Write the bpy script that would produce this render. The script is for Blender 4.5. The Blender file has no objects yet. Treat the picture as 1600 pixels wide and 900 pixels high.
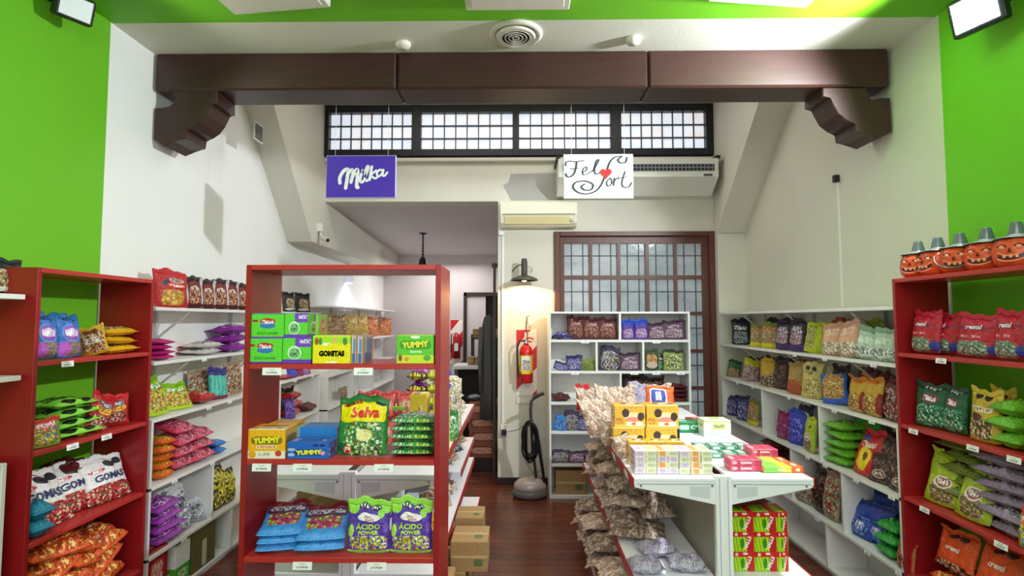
import bpy, bmesh, math, random
from mathutils import Vector, Matrix, noise as mnoise
random.seed(7)
PI = math.pi
SC = bpy.context.scene
COL = SC.collection
# ------------------------------------------------------------------ camera, light, exposure
EYE = 1.6; FOC = 850.0
PITCH = math.atan(50 / FOC); YAW = math.atan(12 / FOC)
cam_d = bpy.data.cameras.new('camera'); cam = bpy.data.objects.new('camera', cam_d); COL.objects.link(cam)
cam_d.sensor_width = 36; cam_d.lens = FOC / 1600 * 36; cam_d.clip_start = .05
cam.location = (0, 0, EYE); cam.rotation_euler = (PI / 2 + PITCH, 0, YAW)
SC.camera = cam
SC.view_settings.view_transform = 'Standard'; SC.view_settings.look = 'None'
SC.view_settings.gamma = 1; SC.view_settings.use_curve_mapping = False
SC.view_settings.exposure = 0.08
world = bpy.data.worlds.new('world'); SC.world = world; world.use_nodes = True
world.node_tree.nodes['Background'].inputs[0].default_value = (.93, .96, 1, 1)
world.node_tree.nodes['Background'].inputs[1].default_value = .5

def lamp(name, kind, loc, rot, energy, color=(1, 1, 1), **kw):
    d = bpy.data.lights.new(name, kind); d.energy = energy; d.color = color
    for k, v in kw.items(): setattr(d, k, v)
    o = bpy.data.objects.new(name, d); o.location = loc; o.rotation_euler = rot; COL.objects.link(o); return o
def aim(loc, to):
    return (Vector(to) - Vector(loc)).to_track_quat('-Z', 'Y').to_euler()
lamp('behind_camera_fill', 'AREA', (.8, -2.0, 2.4), (PI / 2 - .25, 0, .3), 88, (.97, .98, 1), shape='RECTANGLE', size=4.0, size_y=2.4)  # area light added for assumed daylight behind the camera; no window is built
FR = (2.06, 2.40, 2.99)
FLD = (-2.08, 2.42, 3.05)
lamp('flood_light_beam_right', 'SPOT', (1.97, 2.40, 2.97), aim((1.97, 2.4, 2.97), (-1.6, 3.4, 1.6)), 290, (.9, .95, 1), spot_size=2.6, spot_blend=.6, shadow_soft_size=.05)
lamp('flood_light_beam_left', 'SPOT', (-1.98, 2.42, 3.02), aim((-1.98, 2.42, 3.02), (1.6, 3.4, 1.2)), 12, (1, .97, .92), spot_size=2.4, spot_blend=.6, shadow_soft_size=.06)
lamp('overhead_front_fill', 'AREA', (0, .6, 3.12), (0, 0, 0), 45, (1, .98, .95), shape='RECTANGLE', size=2.6, size_y=1.2)  # unseen area light added overhead to brighten the front
lamp('back_shop_fill', 'AREA', (0, 4.4, 3.8), (0, 0, 0), 22, (1, .97, .93), shape='RECTANGLE', size=2.6, size_y=.8)  # unseen area light added below the rear ceiling, with no fixture built
lamp('rear_room_fill', 'AREA', (-1.1, 7.95, 2.5), (0, 0, 0), 22, (1, .95, .93), shape='RECTANGLE', size=1.0, size_y=1.2)  # area light added to brighten the rear room, without a visible source

# ------------------------------------------------------------------ measuring
def ray(px, py):
    x = (px - 800) / FOC; z = (450 - py) / FOC
    y2 = math.cos(PITCH) - z * math.sin(PITCH); z2 = math.sin(PITCH) + z * math.cos(PITCH)
    X = x * math.cos(YAW) - y2 * math.sin(YAW); Y = x * math.sin(YAW) + y2 * math.cos(YAW)
    return X / Y, z2 / Y
def aty(px, py, Y): a, b = ray(px, py); return Vector((a * Y, Y, EYE + b * Y))
def atz(px, py, z): a, b = ray(px, py); Y = (z - EYE) / b; return Vector((a * Y, Y, z))
def atx(px, py, x): a, b = ray(px, py); Y = x / a; return Vector((x, Y, EYE + b * Y))

# ------------------------------------------------------------------ materials
class NT:
    def __init__(s, name):
        s.m = bpy.data.materials.new(name); s.m.use_nodes = True
        s.t = s.m.node_tree; s.n = s.t.nodes; s.b = s.n['Principled BSDF']; s._uv = None
    def link(s, a, b): s.t.links.new(a, b)
    def set(s, sock, v):
        if hasattr(v, 'is_linked') or isinstance(v, bpy.types.NodeSocket): s.link(v, sock)
        else:
            if isinstance(v, tuple) and len(v) == 3: v = (*v, 1)
            sock.default_value = v
    def math(s, op, a, b=0.0, clamp=False):
        n = s.n.new('ShaderNodeMath'); n.operation = op; n.use_clamp = clamp
        s.set(n.inputs[0], a); s.set(n.inputs[1], b); return n.outputs[0]
    def mix(s, f, a, b):
        n = s.n.new('ShaderNodeMix'); n.data_type = 'RGBA'
        s.set(n.inputs[0], f); s.set(n.inputs[6], a); s.set(n.inputs[7], b); return n.outputs[2]
    def uv(s):
        if not s._uv:
            n = s.n.new('ShaderNodeUVMap'); n.uv_map = 'UVMap'
            q = s.n.new('ShaderNodeSeparateXYZ'); s.link(n.outputs[0], q.inputs[0])
            s._uv = (n.outputs[0], q.outputs[0], q.outputs[1])
        return s._uv
    def obj(s):
        return s.n.new('ShaderNodeTexCoord').outputs['Object']
    def mapv(s, vec, scale, loc=(0, 0, 0), rot=(0, 0, 0)):
        n = s.n.new('ShaderNodeMapping'); s.link(vec, n.inputs[0]); n.inputs['Scale'].default_value = scale
        n.inputs['Location'].default_value = loc; n.inputs['Rotation'].default_value = rot; return n.outputs[0]
    def noise(s, vec, scale, detail=2.0):
        n = s.n.new('ShaderNodeTexNoise'); s.link(vec, n.inputs['Vector'])
        n.inputs['Scale'].default_value = scale; n.inputs['Detail'].default_value = detail; return n.outputs[0]
    def voro(s, vec, scale, feat='F1'):
        n = s.n.new('ShaderNodeTexVoronoi'); n.feature = feat; s.link(vec, n.inputs['Vector']); n.inputs['Scale'].default_value = scale; return n
    def ramp(s, f, cols, const=True):
        n = s.n.new('ShaderNodeValToRGB'); s.link(f, n.inputs[0])
        if const: n.color_ramp.interpolation = 'CONSTANT'
        e = n.color_ramp.elements
        while len(e) < len(cols): e.new(.5)
        for i, c in enumerate(cols):
            e[i].position = i / len(cols) if const else i / max(1, len(cols) - 1); e[i].color = (*c, 1)
        return n.outputs[0]
    def ell(s, cx, cy, rx, ry, p=2.0, wob=.25):
        _, u, v = s.uv()
        a = s.math('POWER', s.math('ABSOLUTE', s.math('DIVIDE', s.math('SUBTRACT', u, cx), rx)), p)
        b = s.math('POWER', s.math('ABSOLUTE', s.math('DIVIDE', s.math('SUBTRACT', v, cy), ry)), p)
        r = s.math('ADD', a, b)
        if wob:
            r = s.math('ADD', r, s.math('MULTIPLY', s.math('SUBTRACT', s.noise(s.uv()[0], 9), .5), wob * 2))
        return s.math('LESS_THAN', r, 1.0)
    def bump(s, h, strength, dist=.01):
        n = s.n.new('ShaderNodeBump'); n.inputs['Strength'].default_value = strength; n.inputs['Distance'].default_value = dist
        s.link(h, n.inputs['Height']); s.link(n.outputs[0], s.b.inputs['Normal'])

def srgb(h):
    h = h.lstrip('#'); r = [int(h[i:i + 2], 16) / 255 for i in (0, 2, 4)]
    return tuple(c / 12.92 if c <= .04045 else ((c + .055) / 1.055) ** 2.4 for c in r)
_mc = {}
def mat(hexc, rough=.5, metal=0.0, nz=.0, spec=.5, emit=0.0):
    k = (hexc, rough, metal, nz, spec, emit)
    if k in _mc: return _mc[k]
    t = NT('paint_' + hexc); c = srgb(hexc)
    if nz:
        f = t.noise(t.obj(), 6, 5); col = t.ramp(f, [tuple(x * (1 - nz) for x in c), tuple(min(1, x * (1 + nz * .6)) for x in c)], False)
        t.set(t.b.inputs['Base Color'], col); t.bump(t.noise(t.obj(), 60, 3), .12, .004)
    else: t.b.inputs['Base Color'].default_value = (*c, 1)
    t.b.inputs['Roughness'].default_value = rough; t.b.inputs['Metallic'].default_value = metal
    t.b.inputs['Specular IOR Level'].default_value = spec
    if emit:
        t.b.inputs['Emission Color'].default_value = (*c, 1); t.b.inputs['Emission Strength'].default_value = emit
    _mc[k] = t.m; return t.m

def pack_mat(name, base, top=None, bot=None, win=None, patch=(), sq=None, gloss=.28, wob=.3, film=None, stripes=None, tt=.86, bb=.14, bump=.35):
    """printed wrapper: base colour, top/bottom band, window of sweets, patches, blotchy lettering"""
    t = NT(name); C = srgb; uvv, u, v = t.uv(); col = C(base)
    if stripes:
        n, c2, sc = stripes[:3]
        w = t.math('LESS_THAN', t.math('FRACT', t.math('MULTIPLY', t.math('ADD', u, t.math('MULTIPLY', v, stripes[3] if len(stripes) > 3 else 0)), n)), sc)
        col = t.mix(w, C(base), C(c2))
    # print speckle of the wrapper
    sp = t.math('GREATER_THAN', t.noise(t.mapv(uvv, (1, 1.3, 1)), 13, 1), .61)
    b3 = tuple(min(1, x * .55 + .02) for x in C(base))
    col = t.mix(t.math('MULTIPLY', sp, .55), col, b3)
    if film:
        nn = t.n.new('ShaderNodeTexNoise'); t.link(t.mapv(uvv, (1.6, 1, 1)), nn.inputs['Vector']); nn.inputs['Scale'].default_value = film[1]; nn.inputs['Detail'].default_value = 6; nn.inputs['Distortion'].default_value = 1.6; nn.inputs['Roughness'].default_value = .62
        rm = t.n.new('ShaderNodeMapRange'); t.link(nn.outputs[0], rm.inputs[0]); rm.inputs[1].default_value = .3; rm.inputs[2].default_value = .7
        col = t.ramp(rm.outputs[0], [C(c) for c in film[0]], False)
    if win:
        cx, cy, rx, ry, cols, sc = win
        V = t.voro(t.mapv(uvv, (1.25, 1.35, 1)), sc * 1.75)
        s2 = t.n.new('ShaderNodeSeparateColor'); t.link(V.outputs['Color'], s2.inputs[0])
        wc = t.ramp(s2.outputs[0], [C(c) for c in cols])
        gap = t.math('GREATER_THAN', t.math('MULTIPLY', V.outputs['Distance'], 1.0), .62)
        dk = tuple(x * .3 for x in C(cols[0])); wc = t.mix(t.math('MULTIPLY', gap, .7), wc, dk)
        col = t.mix(t.ell(cx, cy, rx, ry, 4, wob), col, wc)
    if top: col = t.mix(t.math('GREATER_THAN', t.math('ADD', v, t.math('MULTIPLY', t.noise(uvv, 6), .05 * wob * 3)), tt), col, C(top))
    if bot: col = t.mix(t.math('LESS_THAN', t.math('ADD', v, t.math('MULTIPLY', t.noise(uvv, 6), .05 * wob * 3)), bb), col, C(bot))
    for p in patch:
        col = t.mix(t.ell(p[0], p[1], p[2], p[3], p[5] if len(p) > 5 else 2, p[6] if len(p) > 6 else .12), col, C(p[4]))
    if sq:
        for q in sq:
            cx, cy, rx, ry, c = q
            m = t.math('MULTIPLY', t.ell(cx, cy, rx, ry, 6, 0), t.math('GREATER_THAN', t.noise(t.mapv(uvv, (3.4, 1.2, 1), (cx * 9, cy * 5, 0)), 8, 1), .49))
            col = t.mix(m, col, C(c))
    t.set(t.b.inputs['Base Color'], col); t.b.inputs['Roughness'].default_value = gloss
    if bump:
        cr = t.math('ABSOLUTE', t.math('SUBTRACT', t.noise(t.mapv(uvv, (1, 1.5, 1)), 6, 5), .5))
        t.bump(t.math('ADD', cr, t.math('MULTIPLY', t.noise(uvv, 19, 2), .35)), min(1, bump * 1.7), .02)
    return t.m

def wall_mat(name, hexc, dirt=.12, rough=.75):
    t = NT(name); c = srgb(hexc); o = t.obj()
    f = t.noise(o, 1.7, 6); col = t.ramp(f, [tuple(x * (1 - dirt) for x in c), c, tuple(min(1, x * 1.04) for x in c)], False)
    t.set(t.b.inputs['Base Color'], col); t.b.inputs['Roughness'].default_value = rough
    t.bump(t.noise(o, 45, 4), .15, .006); return t.m
M_WHITE = wall_mat('white_plaster', '#f2f3f1', .05)
M_OLD = wall_mat('aged_white_plaster', '#d2cfc2', .14)
M_GREEN = wall_mat('green_paint', '#6cbc14', .04, .6)
M_CEILW = wall_mat('ceiling_white_paint', '#d9d7cb', .06)
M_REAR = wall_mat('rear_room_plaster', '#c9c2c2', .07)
M_SHELFW = mat('#e9e9e6', .35, 0, .04)
M_METW = mat('#f6f7ff', .28, 0, 0)
M_GRAYP = mat('#b3afa6', .55, 0, .08)
M_BLACK = mat('#17171a', .4)
M_STEEL = mat('#a9abb0', .3, .9)
M_DKW = mat('#2a1512', .45, 0, .2)
def wood(name, c1, c2, rough, sc=(14, 1.2, 14), plank=None):
    t = NT(name); o = t.obj()
    g = t.noise(t.mapv(o, sc), 3.2, 6)
    col = t.ramp(g, [srgb(c1), srgb(c2)], False)
    t.n  # grain
    if plank:
        q = t.n.new('ShaderNodeSeparateXYZ'); t.link(o, q.inputs[0])
        k = t.math('MULTIPLY', q.outputs[plank[0]], plank[1]); fr = t.math('FRACT', k)
        wn = t.n.new('ShaderNodeTexWhiteNoise'); wn.noise_dimensions = '1D'; t.link(t.math('FLOOR', k), wn.inputs['W'])
        col = t.mix(t.math('MULTIPLY', wn.outputs[0], .42), col, tuple(x * .45 for x in srgb(c1)))
        col = t.mix(t.math('LESS_THAN', fr, .045), col, (.012, .006, .004))
    t.set(t.b.inputs['Base Color'], col); t.b.inputs['Roughness'].default_value = rough
    t.bump(g, .08, .004); return t.m
M_FLOOR = wood('dark_wood_floor', '#4a2116', '#8a4b32', .27, (1.2, 14, 14), (1, 11.5))
M_BEAM = wood('beam_wood', '#2a1510', '#43251c', .42, (1.5, 14, 14))
M_DOOR = wood('door_wood', '#3f1f18', '#6a3626', .4, (14, 14, 1.5))
M_RED = wood('red_melamine', '#8c141a', '#a01a20', .33, (6, 6, 6))
M_REDF = wood('red_melamine_edge', '#b02c29', '#bd3531', .33, (6, 6, 6))

# ------------------------------------------------------------------ mesh building
class MB:
    def __init__(s): s.b = bmesh.new(); s.uvl = s.b.loops.layers.uv.new('UVMap')
    def box(s, x0, x1, y0, y1, z0, z1, bev=0.0, seg=1):
        g = bmesh.ops.create_cube(s.b, size=1)['verts']
        for v in g: v.co = Vector(((x0 + x1) / 2 + v.co.x * (x1 - x0), (y0 + y1) / 2 + v.co.y * (y1 - y0), (z0 + z1) / 2 + v.co.z * (z1 - z0)))
        fs = set(f for v in g for f in v.link_faces)
        for f in fs: s._fuv(f, x0, x1, y0, y1, z0, z1)
        if bev:
            es = set(e for v in g for e in v.link_edges)
            bmesh.ops.bevel(s.b, geom=list(es), offset=bev, segments=seg, affect='EDGES', profile=.6)
        return s
    def _fuv(s, f, x0, x1, y0, y1, z0, z1):
        f.normal_update(); n = f.normal
        for l in f.loops:
            c = l.vert.co; a = (c.x - x0) / max(1e-6, x1 - x0); b = (c.y - y0) / max(1e-6, y1 - y0); d = (c.z - z0) / max(1e-6, z1 - z0)
            if abs(n.y) > .7: w = (a if n.y < 0 else 1 - a, d)
            elif abs(n.x) > .7: w = (b if n.x > 0 else 1 - b, d)
            else: w = (a, b)
            l[s.uvl].uv = w
    def prism(s, pts, a0, a1, axis='y'):
        """pts: list of 2D; axis y: (x,z); axis x: (y,z); axis z: (x,y)"""
        def mk(p, a):
            return {'y': (p[0], a, p[1]), 'x': (a, p[0], p[1]), 'z': (p[0], p[1], a)}[axis]
        A = [s.b.verts.new(mk(p, a0)) for p in pts]; B = [s.b.verts.new(mk(p, a1)) for p in pts]
        n = len(pts); s.b.faces.new(A); s.b.faces.new(B[::-1])
        for i in range(n): s.b.faces.new((A[i], B[i], B[(i + 1) % n], A[(i + 1) % n]))
        return s
    def tube(s, pts, r, seg=8, cap=True, r2=None, close=False):
        pts = [Vector(p) for p in pts]; rings = []
        up = Vector((0, 0, 1)); n = len(pts); prev = None
        for i, p in enumerate(pts):
            if close: d = (pts[(i + 1) % n] - pts[(i - 1) % n])
            else: d = (pts[min(i + 1, n - 1)] - pts[max(i - 1, 0)])
            d.normalize()
            if prev is None:
                a = d.cross(up) if abs(d.z) < .95 else d.cross(Vector((1, 0, 0)))
            else: a = prev - d * prev.dot(d)
            a.normalize(); prev = a; b = d.cross(a)
            rr = r if r2 is None else r + (r2 - r) * i / (n - 1)
            rings.append([s.b.verts.new(p + (a * math.cos(t) + b * math.sin(t)) * rr) for t in [2 * PI * k / seg for k in range(seg)]])
        for i in range(n if close else n - 1):
            R, Q = rings[i], rings[(i + 1) % n]
            for k in range(seg): s.b.faces.new((R[k], R[(k + 1) % seg], Q[(k + 1) % seg], Q[k]))
        if cap and not close: s.b.faces.new(rings[0][::-1]); s.b.faces.new(rings[-1])
        return s
    def lathe(s, prof, seg=24, c=(0, 0, 0), sx=1, sy=1, fn=None):
        rings = []
        for r, z in prof:
            ring = []
            for k in range(seg):
                t = 2 * PI * k / seg; rr = r * (fn(t, z) if fn else 1)
                ring.append(s.b.verts.new((c[0] + rr * math.cos(t) * sx, c[1] + rr * math.sin(t) * sy, c[2] + z)))
            rings.append(ring)
        for i in range(len(rings) - 1):
            for k in range(seg):
                s.b.faces.new((rings[i][k], rings[i][(k + 1) % seg], rings[i + 1][(k + 1) % seg], rings[i + 1][k]))
        s.b.faces.new(rings[0][::-1]); s.b.faces.new(rings[-1]); return s
    def xf(s, m):
        bmesh.ops.transform(s.b, matrix=m, verts=s.b.verts); return s
    def obj(s, name, m, parent=None, smooth=False, loc=None, uvbox=False):
        bmesh.ops.recalc_face_normals(s.b, faces=s.b.faces)
        me = bpy.data.meshes.new(name); s.b.to_mesh(me); s.b.free()
        for mm in (m if isinstance(m, (list, tuple)) else [m]): me.materials.append(mm)
        if smooth:
            for p in me.polygons: p.use_smooth = True
        o = bpy.data.objects.new(name, me); COL.objects.link(o)
        if loc: o.location = loc
        if parent: o.parent = parent
        return o
def tag(o, label, cat, group=None):
    o['label'] = label; o['category'] = cat
    if group: o['group'] = group
    return o
def empty(name, loc, rz=0):
    o = bpy.data.objects.new(name, None); COL.objects.link(o); o.location = loc; o.rotation_euler = (0, 0, rz); o.empty_display_size = .05; return o
def struct(name, mb, m, parent=None, smooth=False):
    o = mb.obj(name, m, parent, smooth)
    if not parent: o['kind'] = 'structure'
    return o
def text(s, size, m, parent=None, name='lettering', bold=.0, shear=0.0, ext=.0006, loc=(0, 0, 0), sx=1.0, rot=0.0, follow=None, off=.0034):
    """lettering lying in the local XZ plane, facing -Y"""
    cu = bpy.data.curves.new(name, 'FONT'); cu.body = s; cu.size = size; cu.align_x = 'CENTER'; cu.align_y = 'CENTER'
    cu.extrude = ext; cu.offset = bold * size; cu.shear = shear; cu.resolution_u = 2
    tmp = bpy.data.objects.new('tmp', cu); COL.objects.link(tmp)
    dg = bpy.context.evaluated_depsgraph_get(); me = bpy.data.meshes.new_from_object(tmp.evaluated_get(dg))
    bpy.data.objects.remove(tmp); bpy.data.curves.remove(cu)
    if follow:
        tb = bmesh.new(); tb.from_mesh(me); bmesh.ops.triangulate(tb, faces=tb.faces)
        for _ in range(3):
            le = [e for e in tb.edges if e.calc_length() > size * .16]
            if not le: break
            bmesh.ops.subdivide_edges(tb, edges=le, cuts=1); bmesh.ops.triangulate(tb, faces=[f for f in tb.faces if len(f.verts) > 3])
        tb.to_mesh(me); tb.free()
    me.transform(Matrix.Translation(loc) @ Matrix.Rotation(PI / 2, 4, 'X') @ Matrix.Rotation(rot, 4, 'Z') @ Matrix.Diagonal((sx, 1, 1, 1)))
    if follow:
        for v in me.vertices: v.co.y = follow(v.co.x, v.co.z) - off + (v.co.y - loc[1]) * .3
    me.materials.clear(); me.materials.append(m); me.name = name
    o = bpy.data.objects.new(name, me); COL.objects.link(o)
    if parent: o.parent = parent
    return o
def dup(o, parent=None):
    c = o.copy(); COL.objects.link(c)
    if parent: c.parent = parent
    for ch in o.children:
        d = dup(ch, c); d.matrix_parent_inverse = ch.matrix_parent_inverse
    return c

# ------------------------------------------------------------------ the room
W = 2.2; CZ = 3.2; BY = 5.4; RY = 8.75; HZ = 3.84
def grid_slab(x0, x1, y0, y1, z0, z1): return MB().box(x0, x1, y0, y1, z0, z1)
struct('floor', grid_slab(-2.3, 2.3, -1.6, 9.2, -.06, 0), M_FLOOR)
struct('wall_left', grid_slab(-2.3, -W, -1.6, 2.81, 0, CZ), M_GREEN)
struct('wall_left_white', grid_slab(-2.3, -W, 2.81, RY, 0, HZ), M_WHITE)
struct('wall_right', grid_slab(W, 2.3, -1.6, 2.80, 0, CZ), M_GREEN)
struct('wall_right_white', grid_slab(W, 2.3, 2.80, BY, 0, HZ), M_OLD)
struct('ceiling', grid_slab(-2.3, 2.3, -1.6, 2.82, CZ, CZ + .06), M_GREEN)
struct('ceiling_soffit', MB().box(-2.3, 2.3, 2.82, 3.46, CZ, CZ + .06).box(-2.3, 2.3, 3.40, 3.46, CZ + .06, HZ + .06), M_CEILW)
struct('ceiling_rear', grid_slab(-2.3, 2.3, 3.46, 5.6, HZ, HZ + .06), M_CEILW)
# back wall with opening on the left, transom window and door
ox1 = aty(778, 500, BY).x; oz = 2.79
wz0 = aty(505, 247, BY).z; wz1 = aty(505, 168, BY).z; wx0 = aty(505, 200, BY).x; wx1 = aty(1112, 200, BY).x
dx0 = aty(866, 400, BY).x; dx1 = aty(1118, 400, BY).x; dz = aty(990, 362, BY).z
bw = MB()
bw.box(wx0, 1.93, BY, BY + .2, oz, wz0)
bw.box(ox1, dx0, BY, BY + .2, 0, oz)
bw.box(dx0, 1.93, BY, BY + .2, dz, oz)
bw.box(dx1, 1.93, BY, BY + .2, 0, dz)
bw.box(wx0, 1.93, BY, BY + .2, wz1, HZ)
bw.box(wx1, 1.93, BY, BY + .2, wz0, wz1)
struct('wall_back', bw, M_OLD)
# raking brackets of plaster at both sides and the pilaster / bulkhead
rk = [(5.6, 2.34), (5.08, 2.34), (4.12, 3.42), (3.72, HZ), (5.6, HZ)]
struct('wall_left_raking_haunch', MB().prism(rk, -W, -1.96, 'x'), M_OLD)
rk2 = [(5.6, 2.44), (5.32, 2.44), (4.24, 3.43), (3.80, HZ), (5.6, HZ)]
struct('wall_right_raking_haunch', MB().prism(rk2, 1.93, W, 'x').box(1.93, W, 5.3, 5.6, 0, 2.44), M_OLD)
struct('ceiling_bulkhead', MB().box(-W, -1.96, 5.6, RY, 2.34, 2.85), M_OLD)
# rear room
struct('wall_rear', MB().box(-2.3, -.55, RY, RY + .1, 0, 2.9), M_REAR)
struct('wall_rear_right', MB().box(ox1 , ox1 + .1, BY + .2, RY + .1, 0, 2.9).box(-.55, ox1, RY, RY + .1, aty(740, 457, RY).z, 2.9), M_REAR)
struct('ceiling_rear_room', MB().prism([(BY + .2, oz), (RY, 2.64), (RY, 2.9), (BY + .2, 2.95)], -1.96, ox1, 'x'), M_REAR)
struct('trim_baseboard', MB().box(ox1, .30, BY - .012, BY, 0, .07, .003), M_DKW)
# flat grey patch with an uneven left edge on the back wall
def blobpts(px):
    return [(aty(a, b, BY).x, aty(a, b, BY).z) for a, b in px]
struct('trim_grey_wall_patch', MB().prism(blobpts([(798, 272), (870, 270), (882, 274), (882, 314), (800, 316), (792, 300), (786, 290), (795, 284)]), BY - .003, BY, 'y'), mat('#a5a49e', .8, 0, .1))
# ------------------------------------------------------------------ transom window
def pane_mat(name, cols, em, rough=.25, sc=3.0):
    t = NT(name); o = t.obj(); f = t.noise(t.mapv(o, (1.2, 1, 3.2)), sc, 3)
    col = t.ramp(f, [srgb(c) for c in cols], False)
    sp = t.math('GREATER_THAN', t.noise(o, 34, 4), .66); col = t.mix(t.math('MULTIPLY', sp, .35), col, (.12, .12, .13))
    t.set(t.b.inputs['Base Color'], col); t.b.inputs['Roughness'].default_value = rough
    t.set(t.b.inputs['Emission Color'], col); t.b.inputs['Emission Strength'].default_value = em
    t.bump(t.noise(o, 25, 2), .2, .004); return t.m
M_PANE = pane_mat('frosted_daylit_glass', ['#7f9cc8', '#cfdcf2', '#e6ecf6', '#e8dcd8', '#f6f8ff'], .75)
M_PANE2 = pane_mat('leaded_door_glass', ['#62676e', '#8b949a', '#a3aaae', '#79858a'], .16, .12, 2.0)
M_DKF = mat('#14161d', .45)
win = empty('window_1', (0, 0, 0)); win['kind'] = 'structure'
Yw = BY - .02
fr = MB()
fr.box(wx0, wx1, Yw - .04, Yw + .08, wz1 - .075, wz1, .004); fr.box(wx0, wx1, Yw - .04, Yw + .08, wz0, wz0 + .07, .004)
mull = [(505, 517), (645, 659), (801, 811), (953, 969), (1100, 1112)]
for a, b in mull: fr.box(aty(a, 200, BY).x, aty(b, 200, BY).x, Yw - .045, Yw + .08, wz0 + .001, wz1 - .001, .004)
fr.obj('window_frame', M_DKF, win)
for i in range(4):
    x0 = aty(mull[i][1], 200, BY).x; x1 = aty(mull[i + 1][0], 200, BY).x
    MB().box(x0, x1, Yw + .03, Yw + .04, wz0 + .06, wz1 - .07).obj('pane', M_PANE, win); pn = [c_ for c_ in win.children if c_.name.startswith('pane')][-1]
    g = MB(); n = 8
    for k in range(1, n): x = x0 + (x1 - x0) * k / n; g.box(x - .005, x + .005, Yw + .01, Yw + .03, wz0 + .06, wz1 - .07)
    for k in (1, 2): z = wz0 + .06 + (wz1 - wz0 - .13) * k / 3; g.box(x0, x1, Yw + .005, Yw + .03, z - .006, z + .006)
    g.obj('glazing_bars', mat('#4a4d58', .5), pn)
struct('trim_window_sill', MB().box(wx0, wx1, BY - .05, BY, wz0 - .05, wz0 - .015, .004), M_OLD)
# ------------------------------------------------------------------ glazed timber door
dr = empty('door_1', ((dx0 + dx1) / 2, BY, 0)); dr['kind'] = 'structure'
def X(px, py=430): return aty(px, py, BY).x
def Z(py, px=990): return aty(px, py, BY).z
cx = (dx0 + dx1) / 2; YD = BY + .02
def dobj(mb, n, m): mb.xf(Matrix.Translation((-cx, -BY, 0))); return mb.obj(n, m, dr)
c = MB()
c.box(dx0, X(875), BY - .03, BY + .12, 0, dz, .006); c.box(X(1108), dx1, BY - .03, BY + .12, 0, dz, .006); c.box(X(875) + .001, X(1108) - .001, BY - .028, BY + .12, Z(369), dz - .001, .004)
dobj(c, 'door_frame', M_DOOR)
cols = [(882, 921), (926, 965), (970, 1009), (1015, 1054), (1059, 1098)]
rows = [(380, 430), (436, 487), (492, 546), (551, 604), (609, 660)]
s = MB(); zb = Z(664)
s.box(X(875), X(882), YD, YD + .05, 0, Z(369)); s.box(X(1098), X(1108), YD, YD + .05, 0, Z(369))
s.box(X(882), X(1098), YD + .001, YD + .049, Z(380), Z(369)); s.box(X(882), X(1098), YD + .001, YD + .049, 0, zb)
for i in range(4): s.box(X(cols[i][1]), X(cols[i + 1][0]), YD - .005, YD + .055, zb, Z(380))
for i in range(4): s.box(X(882), X(1098), YD - .003, YD + .052, Z(rows[i + 1][0]), Z(rows[i][1]))
dobj(s, 'door_leaf', M_DOOR)
for a, b in cols:
    for t0, t1 in rows:
        dobj(MB().box(X(a), X(b), YD + .022, YD + .028, Z(t1), Z(t0)), 'pane', M_PANE2)
ld = MB()
for a, b in cols:
    for f_ in (.3, .76): x = X(a) + (X(b) - X(a)) * f_; ld.box(x - .004, x + .004, YD + .012, YD + .022, zb, Z(380))
for t0, t1 in rows: z = Z(t0 + (t1 - t0) * .38); ld.box(X(882), X(1098), YD + .013, YD + .021, z - .004, z + .004)
dobj(ld, 'leading', mat('#33383f', .5))
# rear doorway, dark
dd = empty('door_2', (-.75, RY, 0)); dd['kind'] = 'structure'
z2 = aty(740, 457, RY).z
q = MB().box(-.90 + .75, -.85 + .75, -.04, .02, 0, z2, .004).box(-.90 + .75, .45, -.04, .02, z2 - .06, z2, .004)
q.obj('door_frame', M_DKW, dd)
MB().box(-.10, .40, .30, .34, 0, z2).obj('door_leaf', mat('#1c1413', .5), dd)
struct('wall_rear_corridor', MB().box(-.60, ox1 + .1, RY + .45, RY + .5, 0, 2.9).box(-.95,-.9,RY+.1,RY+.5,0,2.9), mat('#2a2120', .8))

# ------------------------------------------------------------------ beam with carved corbels
BM = 3.15
bz0 = aty(620, 139, BM).z - .0; bz1 = 3.2
beam = tag(empty('ceiling_beam', (0, BM, bz0)), 'long dark brown timber beam across the shop under the white soffit', 'beam')
xs = [aty(239, 110, BM).x, aty(620, 110, BM).x, aty(1013, 110, BM).x, aty(1391, 110, BM).x]
xs[0] = max(xs[0], -2.19); xs[3] = min(xs[3], 2.19)
for i in range(3):
    MB().box(xs[i] + .003, xs[i + 1] - .003, 0, .24, 0, bz1 - bz0, .012).obj('beam_segment', M_BEAM, beam)
MB().box(xs[0] + .02, xs[3] - .02, .02, .22, .006, bz1 - bz0 - .006).obj('joint_core', mat('#160d0b', .7), beam)
def corbel(px, name, label):
    pts = [(aty(a, b, BM).x, aty(a, b, BM).z) for a, b in px]
    r = empty(name, (pts[0][0], BM, bz0)); tag(r, label, 'corbel')
    pts = [(max(-2.19, min(2.19, a)), b) for a, b in pts]
    m = MB().prism([(a - r.location.x, b - bz0) for a, b in pts], .015, .225, 'y')
    bmesh.ops.bevel(m.b, geom=[e for e in m.b.edges if abs(e.verts[0].co.y - e.verts[1].co.y) < .01], offset=.005, segments=1, affect='EDGES')
    m.obj('carved_block', M_BEAM, r)
    return r, pts
LC = [(262, 139), (274, 150), (272, 158), (264, 165), (254, 168), (236, 167), (234, 216), (254, 227), (268, 219), (288, 215), (288, 201), (300, 198), (312, 190), (321, 178), (325, 168), (327, 160), (337, 160), (337, 139)]
corbel(LC, 'corbel', 'carved scroll corbel under the left end of the brown beam')
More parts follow.
